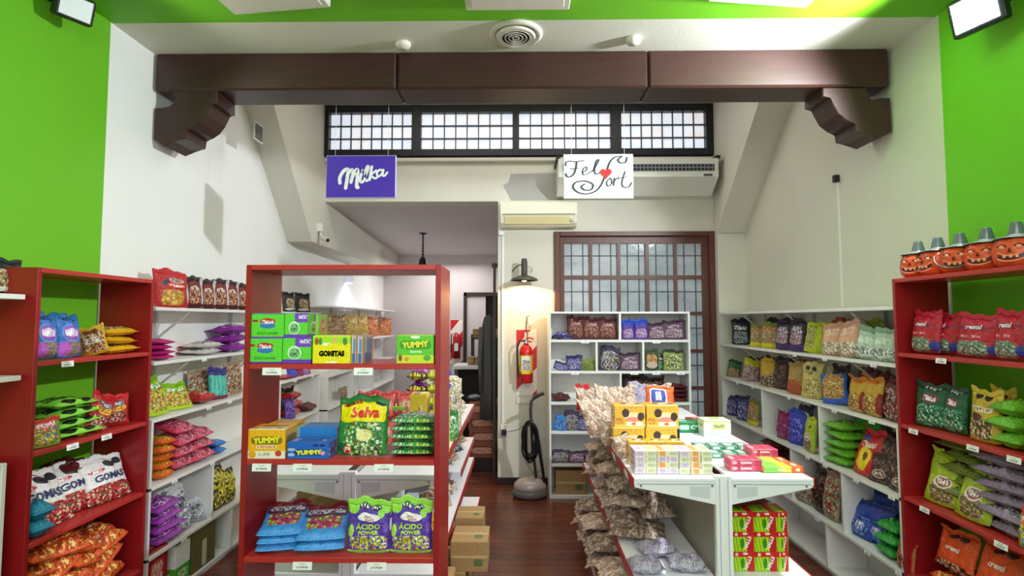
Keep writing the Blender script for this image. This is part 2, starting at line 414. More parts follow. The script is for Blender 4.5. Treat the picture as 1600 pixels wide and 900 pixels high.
RC = [(1356, 135), (1358, 150), (1366, 156), (1380, 151), (1394, 151), (1397, 204), (1375, 215), (1357, 207), (1340, 205), (1340, 191), (1326, 187), (1312, 176), (1304, 162), (1301, 150), (1288, 149), (1288, 135)]
corbel(RC, 'corbel', 'carved scroll corbel under the right end of the brown beam')
# ------------------------------------------------------------------ ceiling fittings
for i, (a, b) in enumerate([((352, 512), 20), ((729, 889), 18), ((1111, 1273), 10)]):
    p0 = atz(a[0], b, CZ - .05); p1 = atz(a[1], b, CZ - .05)
    w = p1.x - p0.x; r = tag(empty('ceiling_panel', ((p0.x + p1.x) / 2, p0.y - w / 2, CZ - .05), [-.12, 0, .12][i]), 'square off-white panel on green ceiling, %s of the three' % ['leftmost', 'middle', 'rightmost'][i], 'ceiling panel', 'ceiling panels')
    MB().box(-w / 2, w / 2, -w / 2, w / 2, .004, .05, .004).obj('frame', mat('#d8d3c8', .5), r)
    MB().box(-w / 2 + .03, w / 2 - .03, -w / 2 + .03, w / 2 - .03, 0, .01, .002).obj('diffuser', mat('#dcd5cd', .6), r)
p = atz(806, 52, CZ)
v = tag(empty('ceiling_vent', p), 'round white air diffuser with concentric rings on the soffit', 'vent')
pr = MB().lathe([(.0, 0), (.148, 0), (.150, -.008), (.128, -.022), (.118, -.012), (.0, -.010)], 40); pr.obj('outer_ring', mat('#d6d2c6', .5), v, True)
for k in range(5):
    r0 = .108 - k * .021
    MB().lathe([(r0 - .010, -.028), (r0, -.014), (r0 + .004, -.016), (r0 - .004, -.032)][::1] + [(r0 - .010, -.0285)], 36).obj('ring', mat('#e1ddd2', .5), v, True)
MB().lathe([(.0001, -.011), (.112, -.011), (.112, -.013), (.0001, -.013)], 36).obj('dark_backing', mat('#4a463e', .8), v)
for a, l in ((630, 'small round white sensor on soffit left of the air diffuser'), (990, 'small round white sensor on soffit right of the air diffuser')):
    p = atz(a, 60 if a > 800 else 67, CZ); o = MB().lathe([(.001, 0), (.042, 0), (.045, -.012), (.038, -.028), (.001, -.034)], 24).obj('smoke_sensor', mat('#dedad0', .5), None, True, p); tag(o, l, 'sensor')
def flood(loc, to, label, em, sz=.075):
    r = tag(empty('flood_light', loc), label, 'flood light')
    q = aim(loc, to).to_quaternion()
    r.rotation_mode = 'QUATERNION'; r.rotation_quaternion = q
    MB().box(-sz * 1.25, sz * 1.25, -sz, sz, -.02, .035, .008).obj('housing', mat('#0c1a14', .4), r); hs = r.children[0]
    MB().box(-sz * 1.02, sz * 1.02, -sz * .78, sz * .78, -.023, -.019).obj('lens', mat('#f4f6ff', .2, emit=em), hs)
    MB().tube([(-sz * 1.3, 0, 0), (-sz * 1.3, 0, .09), (sz * 1.3, 0, .09), (sz * 1.3, 0, 0)], .006).obj('bracket', M_BLACK, r)
flood((2.06, 2.40, 2.99), (-.8, 1.4, 2.2), 'glaring white LED floodlight high on the right green wall', 40, .085)
flood((-2.07, 2.42, 3.05), (.6, .9, 2.0), 'small black framed floodlight high on the left green wall', .0, .06)
o = MB().box(-.003, .012, -.07, .07, -.07, .07, .003); o = o.obj('wall_grille', mat('#b9b8b2', .6), None, loc=(-1.96, 4.5, 3.12)); tag(o, 'small dark ventilation grille high on the left white wall', 'grille')
for k in range(6): MB().box(.012, .015, -.055, .055, -.055 + k * .019, -.042 + k * .019).obj('slot', mat('#3c3b3a', .7), o)
pv = aty(402, 207, 4.6)
o.location = (-1.955, atx(402, 207, -1.955).y, atx(402, 207, -1.955).z)
# ------------------------------------------------------------------ hanging signs
SEQ = [0]
def stroke(mb, pts, w, y0, y1, close=False, taper=None):
    P_ = []
    n = len(pts)
    for i in range(n - 1):
        p0 = pts[max(0, i - 1)]; p1 = pts[i]; p2 = pts[i + 1]; p3 = pts[min(n - 1, i + 2)]
        for k in range(7):
            t = k / 7
            P_.append([.5 * (2 * p1[j] + (p2[j] - p0[j]) * t + (2 * p0[j] - 5 * p1[j] + 4 * p2[j] - p3[j]) * t * t + (3 * p1[j] - p0[j] - 3 * p2[j] + p3[j]) * t ** 3) for j in (0, 1)])
    P_.append(list(pts[-1])); m = len(P_)
    L = []; R = []; SEQ[0] += 1; y0 = y0 - SEQ[0] * .00012
    for i, p in enumerate(P_):
        a = P_[max(0, i - 1)]; b = P_[min(m - 1, i + 1)]; dx, dy = b[0] - a[0], b[1] - a[1]; l = math.hypot(dx, dy) or 1
        f = 1.0
        if taper == 'ends': f = .3 + .7 * math.sin(PI * i / (m - 1)) ** .7
        elif taper == 'cal': f = .75 + .8 * abs(dy / l)          # thick on down strokes
        ww = w * f / 2; nx, ny = -dy / l * ww, dx / l * ww
        L.append((p[0] + nx, p[1] + ny)); R.append((p[0] - nx, p[1] - ny))
    b = mb.b
    VL = [b.verts.new((q[0], y0, q[1])) for q in L]; VR = [b.verts.new((q[0], y0, q[1])) for q in R]
    for i in range(m - 1): b.faces.new((VL[i], VL[i + 1], VR[i + 1], VR[i]))
    if y1 is None: return
    for q in (P_[0], P_[-1]):
        i = 0 if q is P_[0] else -1
        rr = math.hypot(L[i][0] - R[i][0], L[i][1] - R[i][1]) / 2
        c = [b.verts.new((q[0] + rr * math.cos(t * PI / 5), y0 - .0002, q[1] + rr * math.sin(t * PI / 5))) for t in range(10)]; b.faces.new(c)
YS = 3.42
def sign(px0, py0, px1, py1, name, label, face, edge):
    a = aty(px0, py0, YS); b = aty(px1, py1, YS); w = b.x - a.x; h = a.z - b.z
    r = tag(empty(name, ((a.x + b.x) / 2, YS, (a.z + b.z) / 2)), label, 'sign')
    MB().box(-w / 2, w / 2, 0, .02, -h / 2, h / 2, .002).obj('board', edge, r)
    MB().box(-w / 2 + .004, w / 2 - .004, -.0015, 0, -h / 2 + .004, h / 2 - .004).obj('printed_face', face, r)
    for s_ in (-1, 1): MB().tube([(s_ * w * .38, .01, h / 2), (s_ * w * .38, .01, CZ - .0 - (a.z + b.z) / 2 - .02)], .0012, 5).obj('hanging_wire', mat('#cfcfca', .5), r)
    return r, w, h
r, w, h = sign(510, 243, 618, 309, 'hanging_sign', 'purple sign with white script lettering hanging under the beam, left', mat('#4a25b4', .4), mat('#c9c2e6', .4))
# white script: each stroke in px offsets inside the sign
def sg(x, y): return ((x - 54) / 108 * w, (33 - y) / 66 * h)
k = MB()
for st, wd in [([(22, 43), (22, 34), (28, 24), (34, 22), (34, 30), (31, 51)], .021), ([(33, 32), (37, 25), (41, 23), (42, 29), (39, 42)], .02),
               ([(42, 32), (46, 24), (49, 23), (49, 32), (48, 48), (50, 50)], .021), ([(55, 29), (53, 39), (56, 42), (60, 38)], .016),
               ([(60, 36), (66, 20), (64, 17), (61, 26), (61, 37), (64, 40), (68, 35)], .013), ([(71, 18), (69, 30), (68, 38)], .016), ([(78, 24), (70, 31), (76, 36), (80, 34)], .013),
               ([(88, 24), (83, 23), (79, 28), (81, 33), (86, 30), (89, 23)], .013), ([(89, 23), (88, 31), (91, 32), (95, 27)], .013), ([(56, 24), (57, 23)], .013)]:
    stroke(k, [sg(a, b) for a, b in st], wd * 1.08, -.003, 1)
k.obj('script_lettering', mat('#f4f4fa', .4), r)
r, w, h = sign(880, 241, 990, 310, 'hanging_sign', 'white sign with black curly script and a red heart, hanging under beam', mat('#f6f7fa', .4), mat('#dadde2', .4))
def sg(x, y): return ((x - 55) / 110 * w, (34.5 - y) / 69 * h)
k = MB()
cal = [([(4, 18), (4, 13), (10, 11), (18, 12), (27, 11), (33, 10)], .006), ([(21, 13), (20, 21), (17, 30), (12, 35), (6, 35), (4, 31)], .0075), ([(11, 23), (17, 23), (23, 22)], .0055),
       ([(31, 29), (37, 24), (36, 20), (31, 24), (31, 32), (38, 31), (46, 26)], .005),
       ([(47, 26), (54, 14), (56, 9), (52, 11), (49, 22), (50, 30), (54, 31), (59, 28)], .006),
       ([(100, 6), (98, 13), (90, 14), (86, 9), (92, 4), (82, 5), (74, 12), (69, 24), (64, 38), (58, 50), (50, 58), (36, 62), (22, 59), (15, 51), (20, 44), (34, 42), (46, 47), (44, 55), (34, 56), (28, 51), (33, 47)], .0075),
       ([(73, 38), (68, 44), (70, 50), (76, 46), (75, 39), (73, 38)], .005), ([(80, 38), (79, 49)], .006), ([(79, 44), (84, 38), (88, 39)], .005), ([(97, 28), (93, 40), (92, 48), (96, 52), (103, 51), (107, 45)], .006), ([(86, 36), (94, 37), (101, 35)], .004)]
for st, wd in cal: stroke(k, [sg(a, b) for a, b in st], wd, -.003, 1, taper='cal')
k.obj('script_lettering', mat('#2b2f38', .4), r)
hp = []
for i in range(28):
    t = 2 * PI * i / 28; hp.append((16 * math.sin(t) ** 3, 13 * math.cos(t) - 5 * math.cos(2 * t) - 2 * math.cos(3 * t) - math.cos(4 * t)))
c0 = sg(67, 30)
MB().prism([(c0[0] + a * .0023, c0[1] + b * .0023) for a, b in hp], -.006, -.001, 'y').obj('red_heart', mat('#d81e26', .4), r)

# ------------------------------------------------------------------ air conditioners
M_AC = mat('#dedcc6', .4); M_AC2 = mat('#d5d5cc', .4)
a = aty(783, 318, BY); b = aty(899, 357, BY)
r = tag(empty('air_conditioner', ((a.x + b.x) / 2, BY, b.z)), 'small cream split air conditioner above the wall lamp', 'air conditioner')
w = (b.x - a.x) / 2; h = a.z - b.z
MB().prism([(0, 0), (0, h), (-.13, h), (-.165, h * .9), (-.175, h * .45), (-.15, .03), (-.10, 0)], -w, w, 'x').obj('body', M_AC, r)
MB().box(-w + .02, w - .02, -.181, -.170, h * .42, h * .46, .001).obj('front_seam', mat('#8b8a74', .6), r)
MB().prism([(-.176, h * .36), (-.18, h * .34), (-.152, .02), (-.146, .04)], -w + .04, w - .07, 'x').obj('louvre', mat('#d8cc98', .5), r)
MB().box(w - .06, w - .03, -.176, -.15, .04, .07).obj('display', mat('#b8b69c', .4), r)
a = aty(872, 250, BY - .3); b = aty(1121, 300, BY - .3)
r = tag(empty('air_conditioner', ((a.x + b.x) / 2, BY, b.z)), 'long grey-white ducted air conditioner behind the white hanging sign', 'air conditioner')
w = (b.x - a.x) / 2; h = a.z - b.z
MB().prism([(0, h * .04), (0, h), (-.34, h), (-.34, h * .44), (-.14, 0.0)], -w, w, 'x').obj('body', M_AC2, r)
MB().box(-w + .04, w - .04, -.345, -.338, h * .62, h * .82).obj('air_slot', mat('#25272c', .6), r)
k = MB()
for i in range(40): x = -w + .06 + (2 * w - .12) * i / 39; k.box(x - .004, x + .004, -.35, -.342, h * .62, h * .82)
k.box(-w + .04, w - .04, -.352, -.344, h * .70, h * .73)
k.obj('grille', mat('#81848a', .5), r)
MB().box(w - .14, w - .06, -.345, -.335, h * .46, h * .52).obj('badge', mat('#3a3c42', .4), r)
for s_ in (-1, 1): MB().box(s_ * w - .02, s_ * w + .02, -.34, 0, h, h + .03).obj('mounting_rail', M_BLACK, r)
# ------------------------------------------------------------------ wall lamp
p = aty(819, 440, BY)
r = tag(empty('wall_lamp', (p.x, BY, p.z)), 'dark metal wall lamp with wide shade and warm glow over extinguisher', 'lamp')
yl = -.13
MB().lathe([(.028, .045), (.030, .07), (.030, .19), (.026, .195), (.026, .215), (.001, .215)], 20, (0, yl, 0)).obj('lamp_neck', mat('#4c4a42', .5, .4), r, True)
sh = MB().lathe([(.131, 0), (.135, .004), (.120, .022), (.075, .04), (.034, .055), (.028, .055), (.03, .048), (.07, .032), (.112, .016), (.127, 0)], 32, (0, yl, 0)); sh.obj('lamp_shade', mat('#5d594b', .45, .4), r, True)
MB().lathe([(.001, -.012), (.02, -.006), (.03, .012), (.02, .03), (.001, .034)], 16, (0, yl, .0)).obj('bulb', mat('#ffe2a8', .3, emit=5), r, True)
MB().tube([(0, yl, .15), (-.05, yl + .03, .155), (-.10, -.02, .13), (-.115, 0, .10)], .006).obj('bracket_arm', mat('#5a584f', .5), r)
MB().tube([(.03, yl, .14), (.07, -.08, .13), (.08, -.02, .11), (.06, 0, .09)], .003).obj('cable', mat('#8d8a7c', .5), r)
lamp('wall_lamp_bulb_light', 'SPOT', (p.x, BY - .13, p.z - .02), (0.0, 0, 0), 26, (1, .60, .25), spot_size=2.75, spot_blend=.15, shadow_soft_size=.03)
# conduit, junction box, socket
px_ = aty(786, 400, BY)
o = MB().box(-.010, .010, -.014, 0, aty(786, 662, BY).z, aty(786, 368, BY).z).obj('wall_conduit', M_SHELFW, None, loc=(px_.x, BY, 0)); tag(o, 'thin white cable conduit down the pillar left of the extinguisher', 'conduit')
o = MB().box(-.028, .028, -.03, 0, -.02, .02, .003).obj('junction_box', M_SHELFW, None, loc=(aty(784, 365, BY).x, BY, aty(784, 365, BY).z)); tag(o, 'small white junction box at the pillar top below small air conditioner', 'junction box')
p = aty(786, 672, BY)
o = MB().box(-.035, .035, -.015, 0, -.055, .055, .003).obj('wall_socket', M_SHELFW, None, loc=(p.x+.01, BY, p.z)); tag(o, 'white wall socket with black plug low on the pillar', 'socket')
MB().box(-.025, .025, -.045, -.015, -.045, .012, .004).obj('black_plug', M_BLACK, o)
q = MB()
p0 = aty(1308, 285, 3.6); q_ = atx(1308, 285, W - .01); q.box(-.009, 0, -.006, .006, 1.69 - q_.z, -.0)
o = q.obj('wall_conduit', M_SHELFW, None, loc=(W, q_.y, q_.z)); tag(o, 'thin white vertical cable conduit on the right white wall', 'conduit')
MB().box(-.035, 0, -.016, .016, -.0, .05, .003).obj('black_clip', M_BLACK, o)
# ------------------------------------------------------------------ extinguisher and its board
a = aty(807, 515, BY); b = aty(839, 618, BY); w = b.x - a.x; h = a.z - b.z
t = NT('red_white_diagonal'); _, u, v_ = t.uv()
f = t.math('LESS_THAN', t.math('FRACT', t.math('ADD', t.math('MULTIPLY', u, .52), t.math('ADD', t.math('MULTIPLY', v_, -1.5), .62))), .5)
t.set(t.b.inputs['Base Color'], t.mix(f, srgb('#ece8e0'), srgb('#c4141e'))); t.b.inputs['Roughness'].default_value = .4; M_STRIPE = t.m
o = MB().box(-w / 2, w / 2, -.006, 0, 0, h, .001).obj('extinguisher_board', M_STRIPE, None, loc=((a.x + b.x) / 2, BY, b.z)); tag(o, 'red and white diagonally striped board behind the fire extinguisher on pillar', 'safety board')
MB().box(-w * .1, w * .42, -.008, -.006, h * .82, h * .96).obj('instruction_card', mat('#efe9dd', .5), o)
MB().box(-w * .5, w * .5, -.012, -.006, -.075, -.01).obj('lower_notice', mat('#e3d9cd', .5), o)
p = aty(822, 598, BY - .08)
r = tag(empty('fire_extinguisher', (p.x, BY - .085, p.z)), 'red fire extinguisher with white label hanging on the pillar', 'fire extinguisher')
eh = aty(822, 532, BY - .08).z - p.z
MB().lathe([(.001, 0), (.06, 0), (.066, .012), (.066, eh - .11), (.055, eh - .07), (.03, eh - .045), (.024, eh - .03), (.001, eh - .03)], 28).obj('cylinder', mat('#c0151d', .25), r, True)
MB().lathe([(.0668, .10), (.0672, .10), (.0672, eh - .14), (.0668, eh - .14)], 28).obj('label', pack_mat('extinguisher_label', '#e9e6dc', bot='#e8c21c', patch=[(.8, .5, .1, .2, '#2b2b2b')], wob=0, bump=0), r)
lb = MB().box(-.045, .045, -.0685, -.0675, .09, eh - .15); lb.obj('label_print', pack_mat('ext_label_print', '#e9e6dc', bot='#e8c21c', sq=[(.5, .5, .4, .3, '#2b2b2b')], wob=0, bump=0, bb=.2), r)
MB().lathe([(.02, eh - .03), (.02, eh + .01), (.001, eh + .01)], 14).obj('valve', M_STEEL, r)
MB().tube([(.0, 0, eh), (.03, -.02, eh + .03), (.075, -.03, eh + .015)], .009, 6).tube([(0, 0, eh - .01), (.05, -.03, eh - .01)], .007, 6).obj('handle', mat('#b3141c', .35), r)
MB().tube([(-.01, -.01, eh), (-.06, -.03, eh - .005), (-.085, -.03, eh - .06), (-.082, -.03, eh * .4), (-.072, -.03, .06)], .010, 8).obj('hose', M_BLACK, r)
MB().lathe([(.001, 0), (.017, 0), (.017, .008), (.001, .008)], 14, (0, -.028, eh - .02)).obj('pressure_gauge', M_SHELFW, r)
MB().tube([(0, .02, eh), (.02, .05, eh + .06), (.0, .075, eh + .12), (.01, .075, eh + .23), (.02, .05, eh + .24), (.035, .05, eh + .235)], .005, 6).obj('hanging_hook', mat('#4a4036', .5), r)
# ------------------------------------------------------------------ floor polisher beside the pillar
p = atz(828, 776, 0)
r = tag(empty('floor_polisher', (p.x, p.y, 0)), 'upright floor polisher with grey dome, black pole and coiled cable', 'floor polisher')
MB().lathe([(.001, .012), (.15, .012), (.158, .03), (.155, .06), (.14, .075), (.001, .078)], 32, (0, 0, 0), 1.02, .8).obj('skirt', mat('#6e6a68', .4), r, True)
MB().lathe([(.14, .072), (.148, .085), (.14, .12), (.105, .152), (.06, .168), (.001, .172)], 32, (0, 0, 0), 1.02, .8).obj('motor_cover', mat('#b9aeac', .35, .2), r, True)
MB().lathe([(.001, 0), (.13, 0), (.13, .014), (.001, .014)], 24, (0, 0, 0), 1, .8).obj('brush', M_BLACK, r)
def RP(px, py, dy=0): q = aty(px, py, p.y + dy); return (q.x - p.x, dy, q.z)
pole_ = MB().tube([RP(838, 752), RP(836, 730), RP(832, 700), RP(830, 660), RP(829, 640), RP(830, 628), RP(836, 619), RP(848, 615)], .014, 10).obj('handle_pole', mat('#3a3436', .4), r)
MB().tube([RP(834, 622), RP(842, 617), RP(850, 614)], .018, 10).obj('grip', M_BLACK, pole_)
MB().tube([RP(833, 668, -.03), RP(841, 690, -.03), RP(848, 735, -.02), RP(852, 766, -.0)], .022, 10, r2=.012).obj('side_tube', mat('#1b1a1e', .35), r)
k = MB()
for i in range(9):
    a0 = RP(828 + (i % 3) * 1.5 - 1, 686 + (i % 4) * 1.5, -.035 - .008 * i)
    rx_ = .052 + .004 * (i % 4); rz_ = .15 + .009 * ((i * 7) % 5)
    k.tube([(a0[0] + rx_ * math.cos(t_) + .012 * math.sin(t_ * 2 + i), a0[1] + .006 * math.sin(t_ * 3 + i), a0[2] + rz_ * math.sin(t_)) for t_ in [2 * PI * j / 22 for j in range(22)]], .0075, 6, close=True)
k.obj('coiled_cable', mat('#101216', .4), r)
MB().tube([RP(822, 665, -.03), RP(816, 680, -.02), RP(817, 700), RP(822, 722), RP(833, 740), RP(845, 735, -.03)], .003, 5).tube([RP(826, 660, .02), RP(820, 664, .1), RP(808, 672, .2), RP(792, 675, .30)], .003, 5).obj('loose_cable', mat('#222226', .5), r)
# ------------------------------------------------------------------ red bookcases
SZ = [1.435, 1.08, .725, .345]          # shelf tops
SHZ = dict(zip('1234', SZ))
def bookcase(loc, rz, L, label, near_panel=True):
    """width L along local x, front at local y=0, depth .27 towards +y"""
    r = tag(empty('red_bookcase', loc, rz), label, 'bookcase', None); D = .27; T = .02; H = 1.81
    for s_ in (0, 1):
        MB().box(s_ * (L - T), s_ * (L - T) + T, 0, D, 0, H, .0015).obj('side_panel', M_RED, r)
    MB().box(T, L - T, 0, D, H - T, H, .0015).obj('top_panel', M_REDF, r)
    for z in SZ: MB().box(T, L - T, 0.002, D, z - T, z, .0015).obj('shelf', M_REDF, r)
    MB().box(T, L - T, .01, D, .04, .06).box(T, L - T, .03, .045, 0, .04).obj('plinth', M_RED, r)
    return r
XF = 1.915
bookcase((-XF, 2.13, 0), PI / 2, .69, 'red open bookcase against the left green wall')
bookcase((XF, 2.82, 0), -PI / 2, .78, 'red open bookcase against the right green wall')
mL = aty(385, 413, 2.05).x; mR = aty(689, 413, 2.05).x
bookcase((mL, 2.05, 0), 0, mR - mL, 'red free-standing open bookcase in the middle foreground')
# ------------------------------------------------------------------ white wall shelving
WZ = [1.67, 1.372, 1.062, .70, .33]
def white_wall_unit(name, label, side, y0, y1, levels, divs, xf=1.95, brackets=(), base=True, closed_from=1.062):
    xf_ = side * xf; xw = side * (W - .005)
    r = tag(empty(name, (side * W, y0, 0)), label, 'shelving')
    def bx(x0, x1, a, b, c, d, n, bev=.0015, m=M_SHELFW):
        q = MB().box(min(x0, x1), max(x0, x1), a, b, c, d, bev); q.xf(Matrix.Translation((-side * W, -y0, 0))); return q.obj(n, m, r)
    for z in levels: bx(xf_, xw, y0, y1, z - .018, z, 'shelf')
    zc = closed_from
    if base:
        bx(xf_, xw, y0, y0 + .018, 0, zc - .018, 'end_panel'); bx(xf_, xw, y1 - .018, y1, 0, zc - .018, 'end_panel')
        bx(xf_ + side * .01, xw, y0 + .018, y1 - .018, .03, .048, 'bottom_shelf'); bx(xf_ + side * .03, xf_ + side * .045, y0 + .018, y1 - .018, 0, .03, 'plinth', 0)
        bx(xw - side * .008, xw, y0 + .018, y1 - .018, .048, zc - .02, 'back_panel', 0, M_SHELFW)
    for y, za, zb in divs: bx(xf_ + side * .004, xw - side * .009, y - .009, y + .009, za, zb - .018, 'divider')
    for y in brackets:
        for z in levels:
            if z > 1.2:
                q = MB().box(-.008, .008, -.008, .008, -.20, -.019)
                q.xf(Matrix.Translation((side * -.013, y - y0, z))); q.tube([(side * -.21, y - y0, z - .024), (side * -.016, y - y0, z - .185)], .007, 6); q.obj('bracket', mat('#c9cacb', .4), r)
    return r
LX = 1.975
white_wall_unit('white_wall_shelving', 'white wall shelving behind the left red bookcase', -1, 2.93, 4.44, WZ, [(3.55, .33, .70), (3.05 + .75, .048, .33)], LX, (3.25, 4.1))
white_wall_unit('white_wall_shelving', 'short white shelving section seen through middle red bookcase', -1, 4.50, 5.40, [1.67, 1.085, .72, .36], [], LX, (4.9,), True, 1.085)
white_wall_unit('white_wall_shelving', 'rear white wall shelving with popcorn bags in the back room', -1, 5.62, 8.62, [1.75, 1.36, 1.02, .68, .34], [(6.5, .68, 1.02), (7.4, .68, 1.02)], LX, (6.3, 7.4, 8.3), True, 1.02)
white_wall_unit('white_wall_shelving', 'long white wall shelving along the right white wall', 1, 2.84, 5.28, WZ, [(4.42, .70, 1.062), (3.59, .70, 1.062), (3.98, .33, .70), (3.36, .33, .70), (3.55, .048, .33), (4.4, .048, .33)], 1.93, (3.3, 4.1, 4.9))
# near white shelves at the left frame edge
r = tag(empty('white_wall_shelving', (-W, 1.5, 0)), 'white shelves and cabinet cut off at the left picture edge', 'shelving')
for z in (1.70, 1.385): MB().box(0, .258, 0, .61, z - .02, z, .002).obj('shelf', M_SHELFW, r)
MB().box(0, .258, .55, .57, 0, 1.06, .002).obj('end_panel', M_SHELFW, r)
for z in (1.06, .72, .38, .06): MB().box(0, .258, 0, .549, z - .02, z, .002).obj('cabinet_shelf', M_SHELFW, r)
# ------------------------------------------------------------------ white cubby unit before the door
BU = 4.98
bx0 = aty(858, 600, BU).x; bx1 = aty(1080, 600, BU).x
BZ = [aty(970, y, BU).z for y in (531, 580, 629, 675, 726)]
r = tag(empty('white_cubby_unit', (bx0, BU, 0)), 'white cubby shelf unit with purple bags standing before the glazed door', 'shelf unit')
L = bx1 - bx0; TOP = aty(970, 487, BU).z
for s_ in (0, 1): MB().box(s_ * (L - .018), s_ * (L - .018) + .018, 0, .3, 0, TOP, .0015).obj('side_panel', M_SHELFW, r)
MB().box(.018, L - .018, 0, .3, TOP - .018, TOP, .0015).obj('top_panel', M_SHELFW, r)
MB().box(.018, L - .018, 0, .3, 0, .03, .0015).obj('bottom_panel', M_SHELFW, r)
for z in BZ: MB().box(.018, L - .018, 0.001, .3, z - .022, z, .0015).obj('shelf', M_SHELFW, r)
MB().box(.018, L - .018, .292, .3, .03, TOP - .018).obj('back_panel', M_SHELFW, r)
for px, za, zb in ((969.5, BZ[0], TOP - .018), (932.5, BZ[1], BZ[0] - .022), (1005.5, BZ[1], BZ[0] - .022), (969.5, BZ[2], BZ[1] - .022), (969.5, BZ[3], BZ[2] - .022), (969.5, BZ[4], BZ[3] - .022)):
    x = aty(px, 560, BU).x - bx0; MB().box(x - .009, x + .009, .002, .292, za, zb).obj('divider', M_SHELFW, r)
# ------------------------------------------------------------------ metal gondolas
M_STRIP = mat('#b01c28', .35)
def gondola(xc, y0, y1, label, hw=.40, extra=False):
    r = tag(empty('gondola_shelf', (xc, y0, 0)), label, 'gondola'); L = y1 - y0; DZ = .895
    n = 2
    for i in range(n + 1):
        y = L * i / n
        q = MB().box(-.036, .036, y - .0, y + .03, 0, DZ + .012, .002)
        po = q.obj('upright_post', M_METW, r); MB().box(-.020, -.017, y - .0015, y, .01, DZ).box(.017, .020, y - .0015, y, .01, DZ).obj('slot_line', mat('#a4adba', .3), po)
    MB().box(-.012, .012, .03, L, .10, DZ - .02).obj('back_panel', M_GRAYP, r)
    for s_ in (-1, 1):
        for j, (z, w_, br) in enumerate(((DZ, hw, True), (.455, hw, True), (.13, hw + .05, False))):
            a, b = sorted((s_ * .0362, s_ * w_)); a2 = (s_ * .0362)
            q = MB().box(a, b, .0, L, z - .012, z, .001); q.box(*sorted((s_ * (w_ - .004), s_ * w_)), 0, L, z - .03, z - .012); q.obj('deck', M_METW, r)
            MB().box(*sorted((s_ * w_, s_ * (w_ + .006))), .002, L, z - .042, z + .002, .001).obj('price_strip', M_STRIP, r)
            if br:
                for i in range(n + 1):
                    y = min(L * i / n + .004, L - .004)
                    q = MB().prism([(a2, z - .013), (s_ * (w_ - .003), z - .013), (s_ * (w_ - .003), z - .04), (a2, z - .115)], y, y + .003, 'y')
                    p2 = MB().prism([(s_ * .06, z - .035), (s_ * .06 + s_ * .09, z - .035), (s_ * .15, z - .075), (s_ * .06, z - .088)], y - .0015, y, 'y')
                    p3 = MB().box(*sorted((s_ * .04, s_ * (w_ - .01))), y - .004, y - .0005, z - .026, z - .021)
                    for dxx in (): q.lathe([(.001, 0), (.004, 0), (.004, .001), (.001, .001)], 8, (s_ * dxx, y - .001, z - .03))
                    bo = q.obj('bracket', M_METW, r); p2.obj('pressed_panel', mat('#d6dce6', .3), bo); p3.obj('rim_line', mat('#c2cad6', .3), bo); [MB().box(s_ * dxx - .004, s_ * dxx + .004, y - .003, y - .0005, z - .037, z - .029).obj('bolt', mat('#6c7078', .4), bo) for dxx in (.05, w_ - .03)]
            else:
                MB().box(*sorted((s_ * (w_ - .01), s_ * w_)), 0, L, 0, z - .013).box(a, b, 0, .01, 0, z - .013).obj('kick_plate', M_METW, r)
    if extra:
        z = .62; a, b = .0362, hw
        MB().box(a, b, L * .5 + .03, L, z - .012, z, .001).obj('deck', M_METW, r); MB().box(b, b + .006, L * .5 + .03, L, z - .04, z + .002, .001).obj('price_strip', M_STRIP, r)
    return r
GX = .907; gondola(GX, 2.48, 4.46, 'white double-sided gondola with red price strips at right', .397)
GL_ = -.785; gondola(GL_, 2.52, 4.62, 'white double-sided gondola partly behind the middle red bookcase', .40, True)
